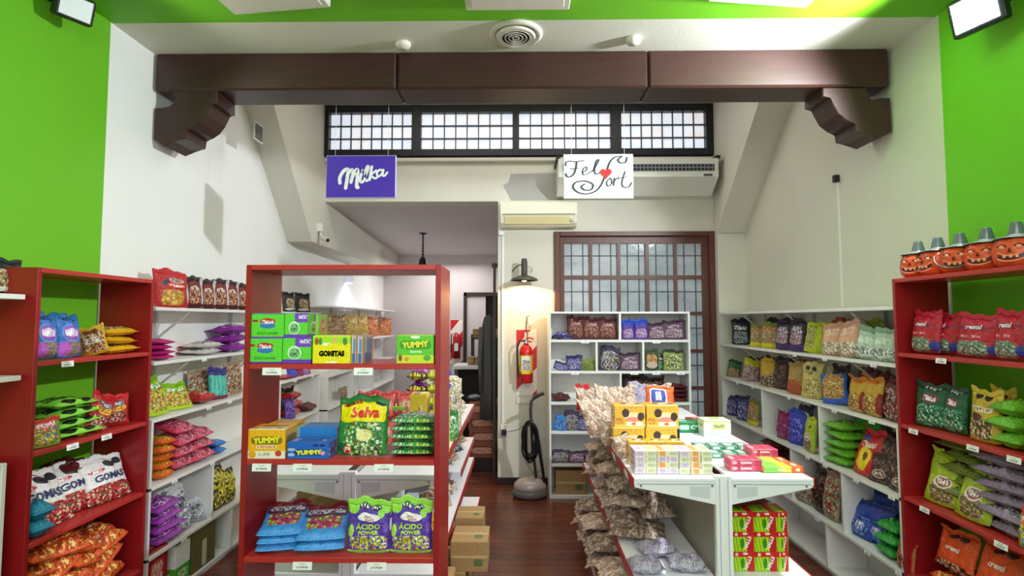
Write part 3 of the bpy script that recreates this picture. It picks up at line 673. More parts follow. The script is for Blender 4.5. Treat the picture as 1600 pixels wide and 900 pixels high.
# ------------------------------------------------------------------ bags and cartons
BAG = {}
SH = [.84, -.06]
def bag_proto(kind, w, h, t, m, seal=None, seed=1, lump=.0, letters=(), crumple=1.0):
    NX, NZ = 20, 22; rnd = random.Random(seed); ph = [rnd.uniform(0, 6.28) for _ in range(6)]
    def prof(u, v):
        vv = min(1, max(0, (v - .035) / .875))
        if vv <= 0 or vv >= 1: return .0012
        a = max(0, 1 - abs(u) ** 2.8) ** .62; c = max(0, 1 - abs(2 * vv ** .92 - 1) ** 3.2) ** .62
        th = t / 2 * a * c * (1.06 - .18 * vv)
        th += crumple * .0035 * math.sin(u * 11 + ph[0] + 4 * vv) * (1 - c * .6) * a
        th += (lump + .0035 * crumple) * (mnoise.noise(Vector((u * 2.6 + ph[1], vv * 3.4 + ph[2], seed))) - .1) * a * c * 1.8
        th += crumple * a * c * .0034 * mnoise.noise(Vector((u * 6.5 + ph[3], vv * 9 + ph[4], seed * 1.7)))
        th += crumple * .003 * abs(mnoise.noise(Vector((u * 9 + ph[5], vv * 3 + ph[1], 3.3)))) * a * (1.3 - c)
        return max(.0012, th)
    def px_(u, v): return u * w / 2 * (1 - .05 * math.sin(PI * v) + .016 * math.sin(9 * v + ph[3]) + .01 * math.sin(23 * v + ph[4]))
    def pz_(u, v): return v * h + (.008 * math.sin(u * 3 + ph[5]) + .005 * math.sin(u * 8 + ph[0])) * h / .22 * v * v + .03 * h * abs(u) ** 3 * (1 - v) ** 3
    b = MB(); bm = b.b; uvl = b.uvl
    bow = rnd.uniform(-.5, 1) * .02 * h
    vs = [0, .035] + [.035 + .875 * ((k + 1) / (NZ - 1)) for k in range(NZ - 2)] + [.91]
    vs = sorted(set(round(x, 4) for x in vs))
    zig = lambda i: (.0028 if i % 2 else 0)
    def build(vlist, off=0.0, zz=False, fold=0.0):
        F = {}; K = {}
        for j, v in enumerate(vlist):
            for i in range(NX + 1):
                u = -1 + 2 * i / NX; x = px_(u, v); z = pz_(u, v)
                if zz and j == len(vlist) - 1: z += zig(i)
                dy = fold * max(0, (v - .9)) ** 1 * h * (1 + .5 * math.sin(u * 5 + ph[2]))
                th = prof(u, v)
                F[j, i] = bm.verts.new((x, -th - off + dy, z)); K[j, i] = bm.verts.new((x, th * .8 + off + dy, z))
        n = len(vlist)
        def face(vv_, uv_):
            f = bm.faces.new(vv_); f.smooth = True
            for l, q in zip(f.loops, uv_): l[uvl].uv = q
        for j in range(n - 1):
            for i in range(NX):
                u0, u1 = i / NX, (i + 1) / NX; a, c = vlist[j], vlist[j + 1]
                face((F[j, i], F[j, i + 1], F[j + 1, i + 1], F[j + 1, i]), ((u0, a), (u1, a), (u1, c), (u0, c)))
                face((K[j, i + 1], K[j, i], K[j + 1, i], K[j + 1, i + 1]), ((1 - u1, a), (1 - u0, a), (1 - u0, c), (1 - u1, c)))
            face((F[j, NX], K[j, NX], K[j + 1, NX], F[j + 1, NX]), ((1, vlist[j]),) * 4); face((K[j, 0], F[j, 0], F[j + 1, 0], K[j + 1, 0]), ((0, vlist[j]),) * 4)
        for i in range(NX):
            face((K[0, i], K[0, i + 1], F[0, i + 1], F[0, i]), ((i / NX, 0),) * 4); face((F[n - 1, i], F[n - 1, i + 1], K[n - 1, i + 1], K[n - 1, i]), ((i / NX, vlist[-1]),) * 4)
    build(vs)
    o = b.obj('candy_bag', m)
    for p in o.data.polygons: p.use_smooth = True
    b = MB(); bm = b.b; uvl = b.uvl
    build([.9, .925, .95, .975, 1.0], .0008, True, rnd.uniform(-.9, .9))
    s2 = b.obj('top_seal', seal or m, o)
    for p in s2.data.polygons: p.use_smooth = True
    fol = lambda x, z: -prof(max(-1, min(1, x / (w / 2))), z / h)
    for L_ in letters:
        text(L_[0], L_[1] * h, mat(L_[4], .4), o, 'lettering', L_[5] if len(L_) > 5 else .02, L_[6] if len(L_) > 6 else 0, .0004, (L_[2] * w, 0, L_[3] * h), L_[7] if len(L_) > 7 else 1, L_[8] if len(L_) > 8 else 0, fol)
    o['dims'] = (w, h, t); o['fresh'] = 1
    BAG[kind] = o; return o
def carton_proto(kind, w, h, d, m, letters=(), name='candy_box', lid=True):
    o = MB().box(-w / 2, w / 2, -d / 2, d / 2, 0, h, min(.0015, h * .05)).obj(name, m)
    if lid: MB().box(-w * .46, w * .46, -d * .47, d * .47, h, h + .0012).obj('lid_flap', m, o)
    for L_ in letters:
        text(L_[0], L_[1] * h, mat(L_[4], .4), o, 'lettering', L_[5] if len(L_) > 5 else .02, L_[6] if len(L_) > 6 else 0, .0004, (L_[2] * w, -d / 2 - .0006, L_[3] * h), L_[7] if len(L_) > 7 else 1, L_[8] if len(L_) > 8 else 0)
    o['dims'] = (w, h, d); o['fresh'] = 1; BAG[kind] = o; return o
def put(kind, label, loc, rot, scale=(1, 1, 1), cat='candy bag', group=None, name=None):
    p = BAG[kind]
    if p['fresh']: o = p; p['fresh'] = 0
    else: o = dup(p)
    o.location = loc; o.scale = scale
    o.rotation_euler = rot
    o['label'] = label; o['category'] = cat
    if group: o['group'] = group
    elif 'group' in o: del o['group']
    if name: o.name = name
    return o
def rotm(yaw, lean=0.0, lying=False, roll=0.0):
    m = Matrix.Rotation(yaw, 4, 'Z') @ Matrix.Rotation(roll, 4, 'Y') @ Matrix.Rotation(lean, 4, 'X')
    if lying: m = Matrix.Rotation(yaw, 4, 'Z') @ Matrix.Rotation(roll, 4, 'Y') @ Matrix.Rotation(-PI / 2 + lean, 4, 'X')
    return m.to_euler()
ORD = ['', 'second', 'third', 'fourth', 'fifth', 'sixth', 'seventh', 'eighth', 'ninth', 'tenth', 'eleventh', 'twelfth']
def pos(i, n):
    if n == 1: return ''
    if i == 0: return 'leftmost'
    if i == n - 1: return 'rightmost'
    return ORD[i] + ' from left'
def lay(i, n):
    if n == 2: return ('lower', 'upper')[i] + ' one'
    return 'bottom one' if i == 0 else 'topmost' if i == n - 1 else ORD[i] + ' from bottom'
XFRONT = {-1: LX, 1: 1.93}
def side_row(side, z, where, items, xf=None, group=None, ylim=(-9, 99)):
    """items: (kind, look, px0, px1, pytop[, opt])  bags facing the aisle on a side-wall shelf"""
    xf = xf or XFRONT[side]; byl = {}
    for it in items: byl.setdefault(it[1], []).append(it)
    for it in items:
        kind, look, p0, p1, pt = it[:5]; opt = it[5] if len(it) > 5 else {}
        W0, H0, T0 = BAG[kind]['dims']; n = opt.get('n', 1); yawd = opt.get('yaw'); lean = opt.get('lean', -.12)
        xp = side * (xf + (.05 if n == 1 and not opt.get('lie') else .09) + opt.get('in', 0)); pc = (p0 + p1) / 2
        Yc = xp / ray(pc, 560)[0]; zt = aty(pc, pt, Yc).z; H = max(.03, zt - z)
        tgt = (p1 - p0) * Yc / FOC; lie = n > 1 or opt.get('lie')
        if lie and H / n > .08: n = math.ceil(H / .075)
        if not lie: H = min(H, .3)
        a = abs(ray(pc, 560)[0])
        same = byl[look]; i = same.index(it); pp = pos(i, len(same))
        wl = look + (', ' + pp if pp else '') + ', ' + where
        if not lie:
            h = H / math.cos(lean) * 1.0; w = opt.get('w', max(.11, min(.23, h * W0 / H0)))
            ph = 0
            while ph < 1.2 and w * (a * math.cos(ph) + math.sin(ph)) < tgt: ph += .05
            if ph == 0: w = max(.08, tgt / a)
            w = min(w, .19 / max(.2, math.sin(ph)))
            if yawd is not None: ph = yawd
            t = min(T0 * h / H0, .08)
            xc = side * (xf + .012 + (w * math.sin(ph) + t * math.cos(ph)) / 2 + opt.get('in', 0))
            base = -side * (PI / 2 - ph)       # front faces the aisle, turned towards the door side
            Yc = xc / ray(pc, 560)[0]; hw2 = (w * math.cos(ph) + t * math.sin(ph)) / 2 + .012
            Yc = max(ylim[0] + hw2, min(ylim[1] - hw2, Yc))
            rz = base
            put(kind, wl, (xc, Yc, z + .002 + abs(math.sin(lean)) * t / 2 * .3), rotm(rz + random.uniform(-.08, .08), lean, False, opt.get('roll', 0) + random.uniform(-.03, .03)), (w / W0, h / H0, 1) if False else (w / W0, t / T0, h / H0), 'candy bag', group or it[1] + 's')
        else:
            th = H / n; w = opt.get('w', max(.12, min(.26, tgt / a if tgt / a < .3 else .2))); d = opt.get('d', .2)
            for k in range(n):
                ll = look + (', ' + lay(k, n) if n > 1 else '') + (' of ' + pp + ' stack' if pp and n > 1 else ', ' + pp if pp else '') + ', ' + where
                jit = random.uniform(-.12, .12)
                xc = side * (xf + .01 + random.uniform(0, .02) + opt.get('in', 0))
                yy = max(ylim[0] + w / 2 + .02, min(ylim[1] - w / 2 - .02, Yc + random.uniform(-.012, .012)))
                tilt = opt.get('tilt', 0)
                put(kind, ll, (xc, yy, z + th * (k + .5)), rotm(-side * PI / 2 + jit + random.uniform(-1, 1) * opt.get('mess', 0), tilt + random.uniform(-.04, .04), True, opt.get('roll', 0) + random.uniform(-1, 1) * opt.get('mess', .05)), (w / W0, th * opt.get('fat', 1.15) / T0, d / H0), 'candy bag', group or look + 's')
def front_row(Y, z, where, items, depth=.06, group=None, cat='candy bag'):
    byl = {}
    for it in items: byl.setdefault(it[1], []).append(it)
    for it in items:
        kind, look, p0, p1, pt = it[:5]; opt = it[5] if len(it) > 5 else {}
        W0, H0, T0 = BAG[kind]['dims']; n = opt.get('n', 1); yaw = opt.get('yaw', 0); lean = opt.get('lean', -.1)
        z_ = opt.get('z', z); Y_ = opt.get('Y', Y)
        a = aty(p0, pt, Y_); b = aty(p1, pt, Y_); w = (b.x - a.x); xc = (a.x + b.x) / 2; H = a.z - z_
        same = byl[look]; i = same.index(it); pp = pos(i, len(same)); box = opt.get('box')
        wh = opt.get('where', where)
        if box:
            ll = look + (', ' + (opt.get('pp') or pp) if (opt.get('pp') or pp) else '') + ', ' + wh; d = opt.get('d', T0)
            put(kind, ll, (xc, Y_ + d / 2, z_ + .0006), (0, 0, yaw), (w / W0 / max(.5, math.cos(yaw)), d / T0, H / H0), 'candy box', group or look + 'es')
        elif n == 1 and not opt.get('lie'):
            h = H / math.cos(lean); t = min(T0 * h / H0, .09)
            put(kind, look + (', ' + pp if pp else '') + ', ' + wh, (xc, Y_ + t / 2, z_ + .002), rotm(yaw, lean, False, opt.get('roll', 0)), (w / W0, t / T0, h / H0), 'candy bag', group or look + 's')
        else:
            th = H / n; d = opt.get('d', .2)
            for k in range(n):
                ll = look + (', ' + lay(k, n) if n > 1 else '') + (' of ' + pp + ' stack' if pp and n > 1 else ', ' + pp if pp else '') + ', ' + wh
                put(kind, ll, (xc + random.uniform(-.006, .006), Y_ + random.uniform(0, .01), z_ + th * (k + .5)), rotm(yaw + random.uniform(-.06, .06), opt.get('tilt', 0), True, opt.get('roll', 0)), (w / W0, th * opt.get('fat', 1.15) / T0, d / H0), 'candy bag', group or look + 's')
# ------------------------------------------------------------------ kinds of bags
def BK(kind, w, h, t, seed=1, lump=.0, letters=(), seal=None, **kw):
    m = pack_mat('wrapper_' + kind, **kw)
    return bag_proto(kind, w, h, t, m, seal, seed, lump, letters)
WN = (.5, .3, .4, .26)
BK('blue_swirl', .17, .24, .06, 1, .002, base='#2f6fc4', top='#1f6aa8', win=(.5, .2, .36, .17, ['#b9a24a', '#8a7a3a', '#4b5fb0', '#c05fae'], 13), patch=[(.5, .55, .4, .2, '#5a9be0'), (.5, .55, .36, .17, '#8c4fb8'), (.5, .56, .28, .1, '#d9a5e8'), (.15, .2, .2, .16, '#b84fc0')], sq=[(.5, .56, .3, .08, '#ffffff'), (.5, .87, .3, .04, '#1a2248')])
BK('gold_brown', .17, .22, .05, 2, .003, base='#c99a2c', top='#e0b52e', win=(.5, .45, .44, .36, ['#7a2f22', '#e8ddc8', '#a8562c', '#d9a93a'], 11), patch=[(.5, .82, .3, .08, '#7b3c22')], sq=[(.5, .5, .3, .12, '#f3ece0')])
BK('yellow_flat', .17, .22, .05, 3, .002, base='#e8b31e', win=(.5, .5, .3, .26, ['#d8cfc4', '#e6dfd5', '#b59a86'], 9), patch=[(.5, .86, .3, .06, '#f1cf4c')], sq=[(.5, .5, .25, .1, '#8a7c9c'), (.5, .2, .4, .06, '#7a5a20')])
BK('lime_black', .19, .22, .05, 4, .002, base='#79c83c', top='#8ed84a', bot='#8ed84a', win=(.5, .5, .44, .25, ['#2e5a22', '#8fd44a', '#4e9a30', '#1f2c1a'], 8), patch=[(.3, .84, .16, .07, '#1b2418'), (.68, .84, .16, .07, '#1b2418'), (.3, .12, .16, .07, '#1b2418'), (.68, .12, .16, .07, '#1b2418')])
BK('mixed_fruit', .13, .17, .04, 5, .003, base='#8fc24a', top='#d94a3e', win=(.5, .4, .42, .34, ['#f0c832', '#e04a3a', '#3c7ac8', '#7cc440', '#f2dc7a'], 7), patch=[(.5, .75, .36, .13, '#e0605a')], sq=[(.5, .75, .3, .08, '#ffffff')])
BK('red_snack', .15, .2, .06, 6, .003, base='#b5161c', top='#c41d22', win=(.5, .25, .36, .17, ['#8a3026', '#c9847a', '#6d1c16', '#e3b0a0'], 10), patch=[(.5, .55, .36, .1, '#e8cf3a'), (.5, .7, .3, .09, '#4a2c4e')], sq=[(.5, .55, .3, .06, '#b5161c'), (.5, .7, .26, .05, '#e9e2ea')])
BK('gomas', .27, .2, .05, 7, .003, letters=[('GOMAS', .2, .04, .5, '#1d2a5e', .03, .1, 1.25)], base='#f1eff0', top='#f4f2f4', win=(.5, .17, .52, .19, ['#c4182a', '#d94456', '#8e101c', '#e8c4a4', '#3c6a3a'], 12), patch=[(.62, .78, .13, .08, '#2c2f38'), (.84, .82, .11, .08, '#2c2f38'), (.3, .66, .2, .04, '#d44858')], sq=[(.28, .66, .16, .03, '#ffffff')], gloss=.35)
BK('teal', .12, .17, .05, 8, .002, base='#1d8cae', top='#2aa2c4', sq=[(.5, .5, .4, .2, '#8fd4e8')], patch=[(.5, .3, .2, .1, '#0d6a88')])
BK('dark_wine', .18, .2, .05, 9, .004, base='#5a1a20', win=(.5, .5, .4, .36, ['#4a1418', '#7c2a2c', '#2c0c10', '#a86a60'], 10), sq=[(.5, .7, .3, .1, '#c9a0a0')])
BK('orange_clear', .17, .22, .05, 10, .006, base='#d9521a', top='#c8642e', win=(.5, .45, .47, .4, ['#e0561a', '#f08a3a', '#c8351a', '#f5c86a', '#a04828'], 9), sq=[(.5, .8, .3, .06, '#f7e0c0')], gloss=.18)
BK('black_snack', .2, .24, .08, 11, .004, base='#17181c', top='#101114', win=(.5, .42, .3, .25, ['#c8a878', '#8a6a42', '#e2cfa8', '#5a4028'], 9), patch=[(.5, .12, .4, .06, '#d8cfc8')])
BK('red_crisps', .23, .25, .07, 12, .003, base='#b8161e', top='#c21c26', win=(.5, .25, .34, .2, ['#d8a43a', '#e8c66a', '#c07a28'], 6), patch=[(.62, .7, .24, .06, '#b9b4ae'), (.3, .62, .11, .07, '#2a3560'), (.62, .58, .28, .05, '#e04a3c')], sq=[(.62, .7, .2, .04, '#5a1018'), (.62, .56, .24, .03, '#f0e8e0')])
BK('coffee_silver', .13, .2, .07, 13, .003, base='#7c2420', top='#3c2a2a', win=(.5, .4, .26, .26, ['#a03a2c', '#c8906a', '#5c1814', '#d8b090'], 8), patch=[(.06, .5, .12, .5, '#c9c8cc', 6), (.94, .5, .12, .5, '#c9c8cc', 6), (.5, .07, .5, .06, '#4a0f14', 6)], sq=[(.5, .62, .2, .06, '#f0e4da')])
BK('hot_pink', .15, .2, .05, 14, .002, base='#d02a86', top='#dd4a9a', win=(.5, .4, .35, .2, ['#e05aa8', '#b01e70', '#f08cc4'], 9), sq=[(.5, .72, .3, .06, '#ffe2f2')])
BK('red_white_flat', .16, .2, .04, 15, .002, base='#d6cfcc', top='#c8222c', win=(.5, .4, .42, .26, ['#c9bdb8', '#b0a49e', '#e8e2de', '#8a6a62'], 8), patch=[(.5, .82, .4, .08, '#c8222c')])
BK('purple_shiny', .17, .2, .05, 16, .004, base='#8a2c9a', top='#9a3cac', win=(.5, .45, .42, .32, ['#9c3aa8', '#6c1c7c', '#c878cc', '#d8b4e0'], 9), sq=[(.5, .7, .3, .08, '#f0dcf6')], gloss=.2)
BK('lime_yellow', .19, .22, .06, 17, .003, base='#b4d41c', top='#86c41e', win=(.5, .38, .42, .3, ['#c8342c', '#e8e03a', '#d8d83a', '#7cc02a', '#e0b090'], 9), patch=[(.5, .72, .36, .08, '#5cae1e')], sq=[(.5, .72, .3, .06, '#ffffff')])
BK('teal_bow', .15, .22, .05, 18, .004, base='#5cc8b8', top='#2c2a80', stripes=(5, '#3aa898', .4), bot='#7c2a48', patch=[(.5, .8, .5, .05, '#2c2a80', 6)], gloss=.2)
BK('assorted_clear', .18, .22, .06, 19, .006, base='#b8a088', win=(.5, .45, .48, .42, ['#a82c34', '#d8ccb8', '#7c8c4a', '#8a4a34', '#c8a878', '#4aa8a0'], 11), gloss=.15)
BK('pink_sticks', .17, .22, .05, 20, .005, base='#d43a5c', top='#e05070', win=(.5, .4, .45, .36, ['#d86a84', '#b02c4c', '#e8a0b0', '#9a3c58', '#d44468'], 12), gloss=.2)
BK('orange_yellow', .15, .2, .05, 21, .004, base='#e0641a', top='#d42c1e', win=(.5, .4, .42, .34, ['#e8c22a', '#d8341e', '#e87a1e', '#b8c83a'], 8))
BK('clear_grey', .15, .2, .05, 22, .006, base='#b8bcc4', top='#cfd2d8', win=(.5, .45, .42, .38, ['#c8ccd4', '#8c8f98', '#e2e4ea', '#5c5f68', '#a8acb8'], 10), sq=[(.5, .6, .24, .1, '#3a3c44')], gloss=.12)
BK('blue_small', .13, .17, .05, 23, .003, base='#2c7cd0', top='#4a96e0', win=(.5, .4, .4, .28, ['#3c80d8', '#1c50a8', '#8cc0f0'], 9), gloss=.2)
BK('yellow_black', .15, .2, .06, 24, .005, base='#3a3228', win=(.5, .5, .48, .46, ['#e0d838', '#2c2620', '#c8b83a', '#4a4030', '#d8cc58'], 6), gloss=.2)
BK('violet_foil', .17, .24, .06, 25, .004, base='#5c3ca0', top='#4a2c8c', win=(.5, .5, .44, .36, ['#7c5cc0', '#4a3090', '#a890dc', '#3c2478'], 9), gloss=.15)
BK('popcorn_brown', .2, .24, .09, 26, .008, base='#a8885a', win=(.5, .5, .5, .5, ['#b8925c', '#8a6638', '#d8bc90', '#6a4a28'], 13), gloss=.15)
BK('popcorn_yellow', .2, .24, .09, 27, .008, base='#d8b84a', win=(.5, .5, .5, .5, ['#e8c85a', '#d0a034', '#f0e0a0', '#b8862c'], 12), gloss=.15)
BK('popcorn_orange', .2, .24, .09, 28, .008, base='#d88a4a', win=(.5, .5, .5, .5, ['#e08c50', '#c86430', '#f0b488', '#a84c28'], 12), gloss=.15)
BK('popcorn_white', .2, .24, .08, 29, .008, base='#d8c8b0', win=(.5, .5, .5, .5, ['#e2d4bc', '#c4b090', '#f0e8d8', '#a89070'], 13), gloss=.18)
BK('selva', .20, .24, .055, 30, .003, letters=[('Selva', .24, .05, .73, '#d8261c', .035, .12, .95)], seal=mat('#1f7a34', .3), base='#2f8c3c', top='#1f7a34', tt=.93, win=(.53, .28, .40, .29, ['#3f9a44', '#e6eede', '#8cc05a', '#1f6a2e', '#cfe0b0', '#7a5a30'], 9), patch=[(.5, .74, .47, .17, '#f2e40c', 6), (.28, .875, .2, .03, '#d07a1c', 6), (.83, .885, .1, .03, '#2c3a50', 2), (.12, .12, .12, .1, '#1f6a30'), (.22, .1, .09, .07, '#d43a2c'), (.55, .35, .16, .1, '#f0e6a0')], sq=[(.28, .875, .17, .025, '#7a1c10'), (.22, .1, .07, .05, '#ffffff')])
BK('green_mint', .2, .22, .045, 31, .003, base='#2c8c3c', top='#1f7030', win=(.5, .45, .42, .3, ['#3c9c48', '#1c6c2c', '#a8d8a0', '#e8f0e0', '#5cb060'], 9), patch=[(.5, .08, .4, .07, '#46a850')], sq=[(.5, .75, .35, .06, '#f0f6ee'), (.3, .05, .25, .05, '#f4f6ee'), (.7, .05, .2, .05, '#e8e070')])
BK('green_sprout', .13, .17, .04, 32, .003, base='#58b848', top='#c8d83a', win=(.5, .4, .4, .3, ['#6cc050', '#3c9838', '#e0e86a', '#a87c3c'], 8))
BK('sky_gummy', .24, .24, .05, 33, .002, base='#3b8fe0', top='#7a1420', bot='#4a9ae8', tt=.9, win=(.5, .42, .38, .2, ['#b0286a', '#c8d84a', '#a8324a', '#8cbc3a', '#d04890'], 7), patch=[(.5, .72, .46, .14, '#43284e', 6), (.5, .88, .5, .05, '#8a1620', 6)], sq=[(.5, .74, .4, .07, '#e8e4f2'), (.3, .84, .2, .03, '#ffffff')], letters=[])
BK('acido', .195, .265, .05, 34, .003, letters=[('ÁCIDO', .125, 0, .5, '#c6ee2c', .03, 0, 1.0), ('POWER', .095, 0, .395, '#c6ee2c', .03, 0, 1.0), ('Pico', .06, -.02, .69, '#c02438', .012, .2), ('Dulce', .06, .03, .635, '#c02438', .012, .2)],
   seal=mat('#9be04e', .3), base='#5b3ab0', top='#9be04e', tt=.9, win=(.5, .2, .44, .14, ['#d8e03a', '#5b3ab0', '#e88a2c', '#e8e8e8', '#8c4cc0', '#b0d838'], 9), patch=[(.12, .84, .16, .1, '#9be04e'), (.9, .86, .14, .09, '#9be04e'), (.8, .76, .08, .1, '#9be04e'), (.5, .665, .27, .075, '#f4f2f6'), (.4, .845, .13, .05, '#20242c'), (.68, .845, .13, .05, '#20242c'), (.08, .42, .07, .12, '#b8e85a'), (.92, .5, .06, .1, '#7c58cc'), (.5, .03, .5, .03, '#a8dc6a', 6)], sq=[(.4, .845, .1, .03, '#e0e4ea'), (.68, .845, .1, .03, '#e0e4ea')])
BK('purple_stack', .2, .22, .05, 35, .003, base='#b02ca8', top='#2c1434', bot='#241430', bb=.2, win=(.5, .5, .36, .2, ['#c84cc0', '#9a1c90', '#e090dc'], 8), sq=[(.5, .6, .3, .08, '#f0c8f0'), (.5, .05, .4, .04, '#e8d040')])
BK('coral_pouch', .18, .2, .05, 36, .002, base='#e05a5a', top='#d84a50', bot='#d84a50', patch=[(.5, .5, .4, .24, '#ee8080')], sq=[(.5, .55, .3, .1, '#f8dcd0'), (.5, .1, .3, .05, '#f6c0b0')])
BK('yellow_green_pouch', .14, .18, .06, 37, .003, base='#c8cc2c', top='#98b828', win=(.5, .4, .36, .26, ['#d8dc4a', '#a0a820', '#e8e890'], 8))
BK('royal_blue', .15, .2, .06, 38, .004, base='#2c3cc0', top='#3c54d0', win=(.5, .45, .4, .32, ['#3850d8', '#1c28a0', '#8898f0', '#5c3cb8'], 8), gloss=.2)
BK('crimson_round', .26, .22, .08, 39, .003, base='#b8142c', top='#c21c36', win=(.42, .2, .40, .17, ['#7a9a80', '#a8b8a8', '#4a6a50', '#c0ccc0', '#8a4a50'], 11), bot='#b8142c', bb=.02, patch=[(.92, .16, .12, .13, '#28308c'), (.5, .66, .4, .03, '#7a1838', 6)], sq=[(.42, .47, .24, .03, '#e89aa8')], letters=[('crestal', .135, -.02, .68, '#e4dcec', .03, .15, 1.15)])
BK('forest_mint', .19, .22, .06, 40, .003, base='#1c5c3a', top='#174a30', win=(.5, .28, .42, .24, ['#2c7c54', '#8cc0a0', '#124430', '#4aa078', '#c8e0d0'], 9), patch=[(.5, .66, .26, .1, '#8a2c3c'), (.5, .9, .3, .05, '#2c2c34')], sq=[(.5, .66, .2, .06, '#e8e4ea'), (.5, .9, .24, .03, '#c8d0cc')])
BK('mustard_bag', .18, .26, .06, 41, .003, base='#c4a62c', top='#d4b83a', win=(.46, .24, .36, .2, ['#6a4a28', '#d8c890', '#4a3018', '#e8e0c0', '#a88a3a'], 9), patch=[(.45, .62, .36, .05, '#efe8d2', 6), (.3, .46, .2, .08, '#5a3420'), (.3, .86, .13, .05, '#26221c'), (.6, .86, .13, .05, '#26221c')], sq=[(.45, .62, .3, .03, '#7a2c24')])
BK('lime_nut', .18, .24, .06, 42, .004, base='#aac226', top='#bcd23a', win=(.55, .22, .32, .18, ['#a8906a', '#d8ccb0', '#6a5030', '#8a7048'], 11), patch=[(.55, .42, .26, .12, '#efe6da'), (.55, .42, .22, .09, '#9c5c5c'), (.7, .72, .1, .06, '#26281c')], sq=[(.55, .43, .18, .05, '#ffffff')])
BK('grey_lilac', .22, .22, .05, 43, .003, base='#8c7c94', top='#6c5c78', win=(.5, .5, .45, .4, ['#9a8a9c', '#6a5a70', '#b8acb8', '#4c4058'], 10), gloss=.2)
BK('olive_stack', .22, .22, .05, 44, .003, base='#6c7c2c', top='#8a9c34', win=(.5, .5, .45, .35, ['#7a8c30', '#4a5420', '#a0b048', '#3a3c24'], 9), gloss=.22)
BK('orange_print', .26, .22, .06, 45, .003, base='#dd4c14', top='#e05a1c', tt=.95, win=(.5, .08, .45, .1, ['#3a2420', '#e0601c', '#d8ccc4'], 8), patch=[(.42, .82, .13, .06, '#2a1a18'), (.68, .82, .13, .06, '#2a1a18')], letters=[('crestal', .16, -.02, .52, '#f0e4da', .03, .15, 1.0)])
BK('dark_bottle', .15, .22, .06, 46, .003, base='#222833', top='#161b28', win=(.5, .28, .4, .24, ['#8a98a0', '#3c4850', '#c0ccd0', '#28303c'], 10), sq=[(.5, .66, .36, .08, '#e4e8ea')])
BK('khaki_snack', .15, .22, .06, 47, .004, base='#9c9440', top='#7c8030', bot='#d8cc1c', bb=.2, win=(.5, .5, .4, .28, ['#a88c5a', '#c8b078', '#8a6c3c', '#b04a34', '#e0d8c0'], 11), sq=[(.6, .75, .3, .06, '#c83a2c')])
BK('plum_snack', .15, .22, .06, 48, .004, base='#2c1c34', top='#1c1424', bot='#4c2478', bb=.2, win=(.5, .4, .4, .2, ['#b0909c', '#8a6a78', '#d8c4cc', '#5c3c4c'], 10), patch=[(.5, .6, .4, .08, '#d8d0d8')], sq=[(.5, .6, .34, .06, '#1c1424'), (.5, .72, .3, .04, '#cfc6d4')])
BK('lime_snack', .17, .24, .07, 49, .006, base='#bccc1c', win=(.3, .5, .22, .4, ['#a89c5c', '#7c7434', '#c8c084', '#cbd424'], 12), gloss=.2)
BK('peach_foil', .2, .24, .09, 50, .009, base='#dca88c', win=(.5, .2, .46, .18, ['#e8dccc', '#b8884a', '#f2ece2', '#c8b49c'], 7), sq=[(.5, .7, .35, .1, '#f0d0bc')], gloss=.14)
BK('mint_foil', .2, .24, .09, 51, .009, base='#b8d0bc', top='#90b494', win=(.5, .2, .46, .18, ['#dfe6e2', '#a8b4b0', '#f4f6f4', '#707c70'], 7), sq=[(.5, .6, .35, .1, '#e4efe6')], gloss=.14)
BK('green_brown', .15, .2, .05, 52, .004, base='#2c6c3c', top='#24562e', win=(.5, .25, .44, .26, ['#a88a5a', '#c8b088', '#7c5c34'], 10), gloss=.2)
BK('brown_yellow_top', .15, .2, .05, 53, .004, base='#a08078', top='#c8c01c', tt=.72, win=(.5, .35, .46, .33, ['#b09890', '#8a6c64', '#d0bcb4', '#6a4840'], 13), gloss=.2)
BK('gold_foil', .15, .2, .06, 54, .007, base='#b89428', win=(.5, .2, .4, .18, ['#3c2a1c', '#c8b8a8', '#6a4a30'], 9), gloss=.12)
BK('dark_choc', .15, .2, .06, 55, .005, base='#2c1c18', win=(.5, .45, .44, .4, ['#3c2620', '#5c3c30', '#1c1210', '#7c5c50'], 9), gloss=.2)
BK('amber_bag', .14, .22, .05, 56, .003, base='#a88a4c', bot='#a84c20', bb=.3, win=(.5, .25, .4, .2, ['#b04c24', '#c87a44', '#8a3414'], 12), gloss=.2)
BK('cream_window', .15, .24, .05, 57, .003, base='#c8b868', top='#d8cc88', win=(.5, .3, .4, .26, ['#d0c468', '#a8983c', '#ece4b0', '#8a8030'], 10), patch=[(.3, .82, .12, .06, '#241e14'), (.62, .8, .12, .06, '#241e14')], sq=[(.4, .68, .2, .05, '#4a4020')])
BK('blue_base', .2, .22, .06, 58, .004, base='#2a62c4', win=(.5, .58, .42, .4, ['#c0a04c', '#e0cc84', '#8c7434', '#c85c34'], 11), gloss=.2)
BK('gold_red', .2, .22, .07, 59, .004, base='#c49c30', top='#c8781c', win=(.5, .3, .4, .26, ['#d0a83c', '#e8cc70', '#a07c20', '#8a2c1c'], 9), patch=[(.95, .3, .1, .3, '#8c141c')], gloss=.15)
BK('maroon_check', .18, .22, .06, 60, .005, base='#5c1a1c', win=(.5, .4, .45, .36, ['#6c2024', '#a0605c', '#c8b4ac', '#3c1014'], 8), gloss=.2)
BK('magenta_bag', .15, .2, .06, 61, .003, base='#8c1c5c', win=(.5, .35, .4, .3, ['#a03070', '#6c1048', '#c070a0'], 9), gloss=.2)
